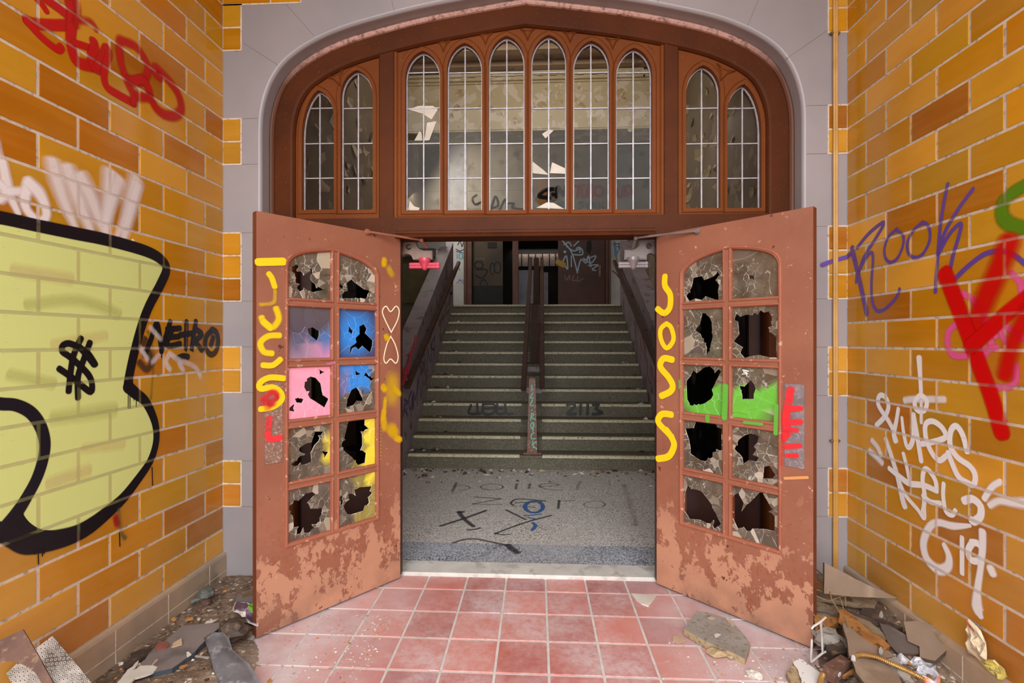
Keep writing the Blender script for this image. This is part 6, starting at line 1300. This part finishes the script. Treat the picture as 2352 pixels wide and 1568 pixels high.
# --- right heap
z = (1800, 1280, 5.443); y2 = (2052, 1280, 5.443)
FT(upright(1960, 1350, 2.36, .1, .3), zoom(*z, [(510, 65), (640, 130), (1065, 350), (1440, 510), (860, 490), (505, 450)]), .012, [PLY, EDGE], 'board', 'triangular tan board leaning in the right corner', 'board', amp=.001)
for k_, (px, zz, nx, ny, th, m, nm, lab, cat) in enumerate((
    ([(350, 255), (430, 240), (560, 310), (650, 420), (600, 440), (350, 370)], .2, .0, -.25, .03, OLDW, 'timber', 'splintered grey-brown timber at the back of the right heap', 'timber'),
    ([(352, 390), (480, 395), (700, 440), (900, 490), (1175, 545), (1140, 608), (900, 570), (480, 500), (352, 470)], .185, .02, -.2, .025, OLDW, 'plank', 'long weathered plank across the back of the right heap', 'plank'),
    ([(352, 475), (480, 520), (740, 590), (760, 640), (600, 620), (352, 560)], .165, .02, -.2, .025, DKW, 'plank', 'dark plank under the long weathered plank', 'plank'),
    ([(470, 590), (540, 580), (760, 650), (730, 690), (480, 640)], .155, .0, -.2, .02, OLDW, 'timber', 'short weathered timber under the twigs', 'timber'),
    ([(350, 600), (450, 620), (690, 715), (640, 735), (350, 650)], .14, .0, -.2, .018, GRW, 'batten', 'white painted batten poking out behind the right door', 'batten'),
    ([(690, 640), (780, 655), (870, 720), (1000, 850), (1100, 940), (1220, 1000), (1335, 1105), (1270, 1150), (1160, 1090), (1030, 1010), (850, 870), (700, 740)], .15, .1, -.25, .03, ORW, 'plank', 'orange-brown split plank lying diagonally on the right heap', 'plank'),
    ([(800, 665), (1060, 780), (1200, 900), (1300, 1010), (1260, 1050), (1100, 930), (960, 810)], .165, .1, -.25, .025, OLDW, 'plank', 'dark-streaked plank behind the orange-brown split plank', 'plank'),
    ([(785, 650), (1000, 725), (1330, 805), (1495, 880), (1430, 895), (1150, 810), (900, 720)], .17, .05, -.25, .02, DKW, 'batten', 'thin dark batten reaching towards the right wall', 'batten'),
    ([(1070, 760), (1120, 780), (1240, 900), (1270, 960), (1200, 900)], .15, .1, -.25, .012, GRW, 'batten', 'pale grey splinter beside the dark batten', 'batten'),
    ([(740, 820), (800, 800), (900, 930), (1010, 1010), (1180, 1100), (1320, 1170), (1400, 1230), (1250, 1260), (1000, 1215), (820, 1230), (800, 1080)], .1, .12, -.3, .012, PLY, 'board', 'dusty tan board under the orange-brown plank', 'board'),
    ([(860, 1260), (1000, 1240), (1240, 1290), (1400, 1400), (1480, 1568), (1560, 1700), (1100, 1700), (900, 1430)], .055, .1, -.2, .012, PLY, 'board', 'dusty brown board at the front of the right heap', 'board'),
    ([(500, 990), (620, 960), (740, 1050), (800, 1180), (640, 1210), (540, 1150)], .1, -.1, -.35, .04, DKW, 'timber', 'dark block of rotten timber behind the white wire', 'timber'),
    ([(352, 300), (470, 330), (640, 400), (660, 430), (520, 400), (352, 350)], .215, .0, -.25, .022, ORW, 'timber', 'orange-brown splinter lying over the back timber', 'timber'),
    ([(352, 520), (470, 560), (640, 610), (620, 650), (440, 620), (352, 590)], .175, .02, -.2, .022, OLDW, 'plank', 'grey-brown plank end beside the white painted batten', 'plank'),
    ([(352, 690), (520, 720), (700, 760), (680, 800), (500, 790), (352, 750)], .15, .02, -.2, .024, ORW, 'timber', 'reddish split timber under the white painted batten', 'timber'),
    ([(480, 600), (640, 590), (900, 700), (1060, 800), (1030, 840), (800, 740), (600, 660)], .165, .05, -.2, .022, OLDW, 'plank', 'weathered plank running under the thin dark batten', 'plank'),
    ([(1180, 540), (1260, 600), (1250, 760), (1180, 800), (950, 700), (980, 620)], .13, -.1, -.25, .02, DKW, 'timber', 'dark hollow timber below the triangular board', 'timber'),
    ([(1200, 690), (1225, 660), (1250, 720), (1240, 760), (1190, 740)], .16, -.1, -.3, .006, GRW, 'scrap', 'pale frayed scrap by the dark hollow timber', 'scrap'),
    ([(880, 1380), (900, 1330), (910, 1400), (760, 1490), (730, 1470)], .07, -.1, -.3, .014, ORW, 'timber', 'tan wood splinter in front of the junction box', 'timber'),
    ([(1190, 1140), (1215, 1110), (1245, 1160), (1230, 1220), (1190, 1200)], .14, -.1, -.3, .01, GRW, 'scrap', 'grey chip standing behind the bronze conduit', 'scrap'),
    ([(1260, 1200), (1400, 1230), (1480, 1350), (1640, 1560), (1560, 1600), (1400, 1400), (1300, 1290)], .09, .05, -.25, .01, GRW, 'board', 'narrow grey board edge running past the plastic bag', 'board'),
    ([(385, 800), (520, 730), (680, 740), (690, 800), (560, 870), (400, 870)], .13, -.05, -.2, .03, ORW, 'timber', 'shredded orange-brown timber behind the white wire', 'timber'))):
    FT(tilt(*zoom(*z, px)[0], zz, nx, ny), zoom(*z, px), th, [m, EDGE] if m in (PLY,) else [m], nm, lab, cat, amp=.003, seg=.02, seed=k_ + 40)
FT(tilt(*zoom(*z, [(1400, 1050)])[0], .12, -.25, -.35), zoom(*z, [(1200, 820), (1330, 850), (1560, 985), (1700, 1060), (1690, 1200), (1420, 1190), (1300, 1060)]), .012, [PLYD, EDGE], 'panel', 'dark grey panel leaning by the right wall', 'panel', amp=.002)
FT(tilt(*zoom(*y2, [(500, 1000)])[0], .14, -.45, -.4), zoom(*y2, [(130, 800), (300, 790), (500, 845), (700, 900), (790, 935), (822, 990), (800, 1050), (700, 1130), (620, 1200), (520, 1290), (420, 1270), (330, 1240), (325, 1110), (180, 1045)]), .022, [PLY, EDGE], 'board', 'tan board with rounded corner leaning on the right wall', 'board', amp=.001)
b = MB(); q = on_z(*zoom(*z, [(560, 980)])[0], .1); lump(b, (q.x, q.y, .085), (.065, .05, .035), 12, n=10, k=7); b.build('plaster_chunk', [CONC], None, 'grey-white plaster chunk behind the white bent wire', 'plaster')
# junction box with flexible conduit
t = thing('junction_box', on_z(*zoom(*z, [(680, 1400)])[0], .03), 'rusty junction box lying tilted at the front of the right heap', 'junction box'); b = MB()
f = [on_z(*p, .098) for p in zoom(*z, [(500, 1335), (650, 1412), (850, 1285), (712, 1212)])]; lo = [v + Vector((.0, .012, -.062)) for v in f]
b.hull8(lo + f); b.build('box_body', [RUST], t)
b = MB(); n_ = (f[2] - f[1]).cross(lo[1] - f[1]).normalized(); n_ = n_ if n_.y < 0 else -n_; c_ = (f[1] * .72 + f[2] * .28 + lo[1] * .72 + lo[2] * .28) / 2; b.lathe(c_, n_, [(.011, 0), (.011, .002), (.008, .003)], 12); b.build('knockout_disc', [WIRE], t)
b = MB(); e0 = f[2] + Vector((.004, 0, .004)); b.tube([e0, e0 + Vector((-.01, -.02, .022)), e0 + Vector((-.016, -.03, .012))], .008, 8); b.build('locknut', [WIRE], t)
GOLD = mottled('bronze_conduit', 'C49A5E', 'A47C46', 18, .3, .001, Metallic=.5)
def flex(pts3, r0, lab):
    P3 = [Vector(p) for p in pts3]; dense = []
    for i in range(len(P3) - 1):
        a, c, d_, e_ = P3[max(0, i - 1)], P3[i], P3[i + 1], P3[min(len(P3) - 1, i + 2)]
        for k in range(26): tt = k / 26; dense.append(.5 * ((2 * c) + (d_ - a) * tt + (2 * a - 5 * c + 4 * d_ - e_) * tt * tt + (3 * c - a - 3 * d_ + e_) * tt ** 3))
    dense.append(P3[-1]); b = MB(); b.tube(dense, [r0 * (1 if i % 3 else .8) for i in range(len(dense))], 10); return b.build('flexible_conduit', [GOLD], None, lab, 'conduit')
zz_ = zoom(*z, [(850, 1262), (950, 1215), (1150, 1240), (1350, 1325), (1520, 1400), (1640, 1460), (1830, 1570)]); flex([on_z(*p, h) for p, h in zip(zz_, (.112, .125, .125, .115, .105, .095, .06))], .0095, 'bronze flexible conduit arching out of the junction box')
zz_ = zoom(*z, [(565, 1432), (500, 1455), (465, 1520), (450, 1600), (455, 1680)]); flex([on_z(*p, h) for p, h in zip(zz_, (.05, .052, .045, .03, .015))], .0105, 'short bronze conduit stub at the front of the junction box')
def wires(lab, paths, r_=.004, nm='bent_wire', m=WIRE, cat='wire', zoomk=z):
    b = MB()
    for px, hs in paths: b.tube([on_z(*p, h) for p, h in zip(zoom(*zoomk, px), hs)], r_, 6)
    return b.build(nm, [m], None, lab, cat)
wires('white bent wire frame standing beside the right door edge', [([(350, 890), (370, 862), (460, 805), (525, 748)], (.19, .2, .21, .22)), ([(462, 808), (478, 1000), (486, 1190)], (.21, .13, .06)), ([(570, 1160), (490, 1192), (340, 1312)], (.065, .06, .02)), ([(338, 1305), (352, 1020)], (.02, .11))], .0045)
wires('white bent metal strip on the front board of the right heap', [([(1080, 1440), (1155, 1330), (1280, 1378), (1375, 1575)], (.066, .095, .09, .05))], .004)
wires('thin white strip at the front edge of the right heap', [([(895, 1450), (1010, 1560), (1060, 1640)], (.05, .04, .03))], .004)
for i, (px, hs, lab) in enumerate((([(362, 108), (500, 230), (570, 390), (600, 520), (700, 690), (780, 750), (800, 850), (855, 1000)], (.31, .29, .26, .24, .21, .19, .17, .13), 'long dry twig bending across the right heap'), ([(370, 300), (470, 322), (560, 390), (660, 450), (720, 540), (750, 650)], (.25, .25, .24, .23, .22, .19), 'curved dry twig above the weathered plank'), ([(360, 380), (560, 450), (700, 492), (830, 462), (1065, 350)], (.23, .22, .22, .24, .27), 'forked twig in front of the triangular board'), ([(360, 460), (560, 545), (710, 492)], (.21, .2, .22), 'short twig below the forked twig'), ([(768, 480), (776, 612)], (.22, .18), 'upright stub of twig'), ([(365, 705), (520, 850), (700, 980), (830, 1060)], (.19, .16, .13, .11), 'straight dry twig crossing the white wire'))):
    b = MB(); P3 = [on_z(*p, h) for p, h in zip(zoom(*z, px), hs)]; b.tube(P3, [.0036 - .0018 * k / len(P3) for k in range(len(P3))], 6); b.build('twig', [TWIG if i else mottled('dry_twig', '8E7454', '725A40', 20, .8)], None, lab, 'twig', 'dry twigs on the right heap')
    TWIG = bpy.data.materials['dry_twig']
def ctile():
    n = NT('pitted_tile_face'); v = n.n('ShaderNodeTexVoronoi', i_Vector=n.P(), i_Scale=62).outputs['Distance']; c = n.mix(n.band(v, .2, .14), lin('D9D7D6'), lin('5E5550')); return n.done(c, .8)
CTILE = ctile()
FT(tilt(*zoom(*z, [(250, 1420)])[0], .035, .05, -.15), zoom(*z, [(115, 1305), (180, 1260), (250, 1280), (350, 1360), (480, 1455), (500, 1600), (420, 1720), (240, 1720), (210, 1500), (165, 1380)]), .02, [CTILE, CONCE], 'ceiling_tile', 'pitted white ceiling tile piece in front of the junction box', 'ceiling tile', amp=.003, seg=.015)
FT(tilt(*zoom(*z, [(120, 1450)])[0], .028, .05, -.2), zoom(*z, [(35, 1425), (110, 1350), (165, 1385), (205, 1500), (230, 1640), (110, 1580)]), .02, [CONCE], 'tile_core', 'tan crumbly core broken off the white ceiling tile', 'rubble', amp=.004, seg=.012)
cf = lambda u, v, k, t, r: ((236, 122, 24) if (k < 1 and (t < .1 or .4 < t < .6)) or (k == 2 and .5 < t < .8) else (206, 40, 48) if (k < 2 and .6 < t < .66) else r.choice([(206, 206, 214), (186, 186, 196), (222, 222, 226), (150, 150, 164)]))
crumple(tilt(*zoom(*y2, [(320, 1400)])[0], .085, -.2, -.3), zoom(*y2, [(30, 1230), (75, 1240), (170, 1310), (260, 1245), (470, 1260), (550, 1290), (530, 1400), (590, 1500), (580, 1620), (200, 1640), (120, 1430), (45, 1335)]), .03, 17, cf, 6).build('plastic_bag', [FOIL], None, 'crumpled white plastic bag with orange edges on the right heap', 'bag')
t = MB(); q = on_z(*zoom(*y2, [(660, 1500)])[0], .05); t.lathe((q.x, q.y + .02, .005), (.05, -.1, 1), [(.022, 0), (.026, .03), (.027, .07), (.022, .078), (.012, .08)], 14); t.build('tan_cup', [mottled('tan_fibre', 'A08C64', '86744E', 30, .85, .002)], None, 'tan fibre cup stub beside the plastic bag', 'cup')
PWR = Plane((XR - .026, 0, 0), (0, 1, 0), (-1, 0, 0))
cf = lambda u, v, k, t, r: ((198, 34, 40) if (k in (1, 2) and .05 < t < .13) else r.choice([(226, 208, 176), (210, 188, 156), (236, 222, 196)]))
crumple(PWR, zoom(*y2, [(910, 770), (950, 765), (1050, 850), (1110, 915), (1150, 1060), (1175, 1180), (1180, 1290), (1100, 1310), (1040, 1240), (940, 1190), (920, 1080), (935, 980), (945, 880)]), .02, 31, cf, 5).build('paper_wrapper', [PAPER], None, 'crumpled cream paper wrapper with a red patch stuck on the right wall', 'wrapper')
cf = lambda u, v, k, t, r: r.choice([(214, 194, 96), (198, 176, 84), (226, 210, 130), (150, 140, 90)])
crumple(PWR, zoom(*y2, [(1110, 1305), (1190, 1270), (1280, 1275), (1330, 1340), (1395, 1390), (1425, 1490), (1370, 1530), (1290, 1500), (1200, 1440)]), .02, 37, cf, 5).build('paper_wrapper', [PAPER], None, 'crumpled yellow paper wrapper at the base of the right wall', 'wrapper')
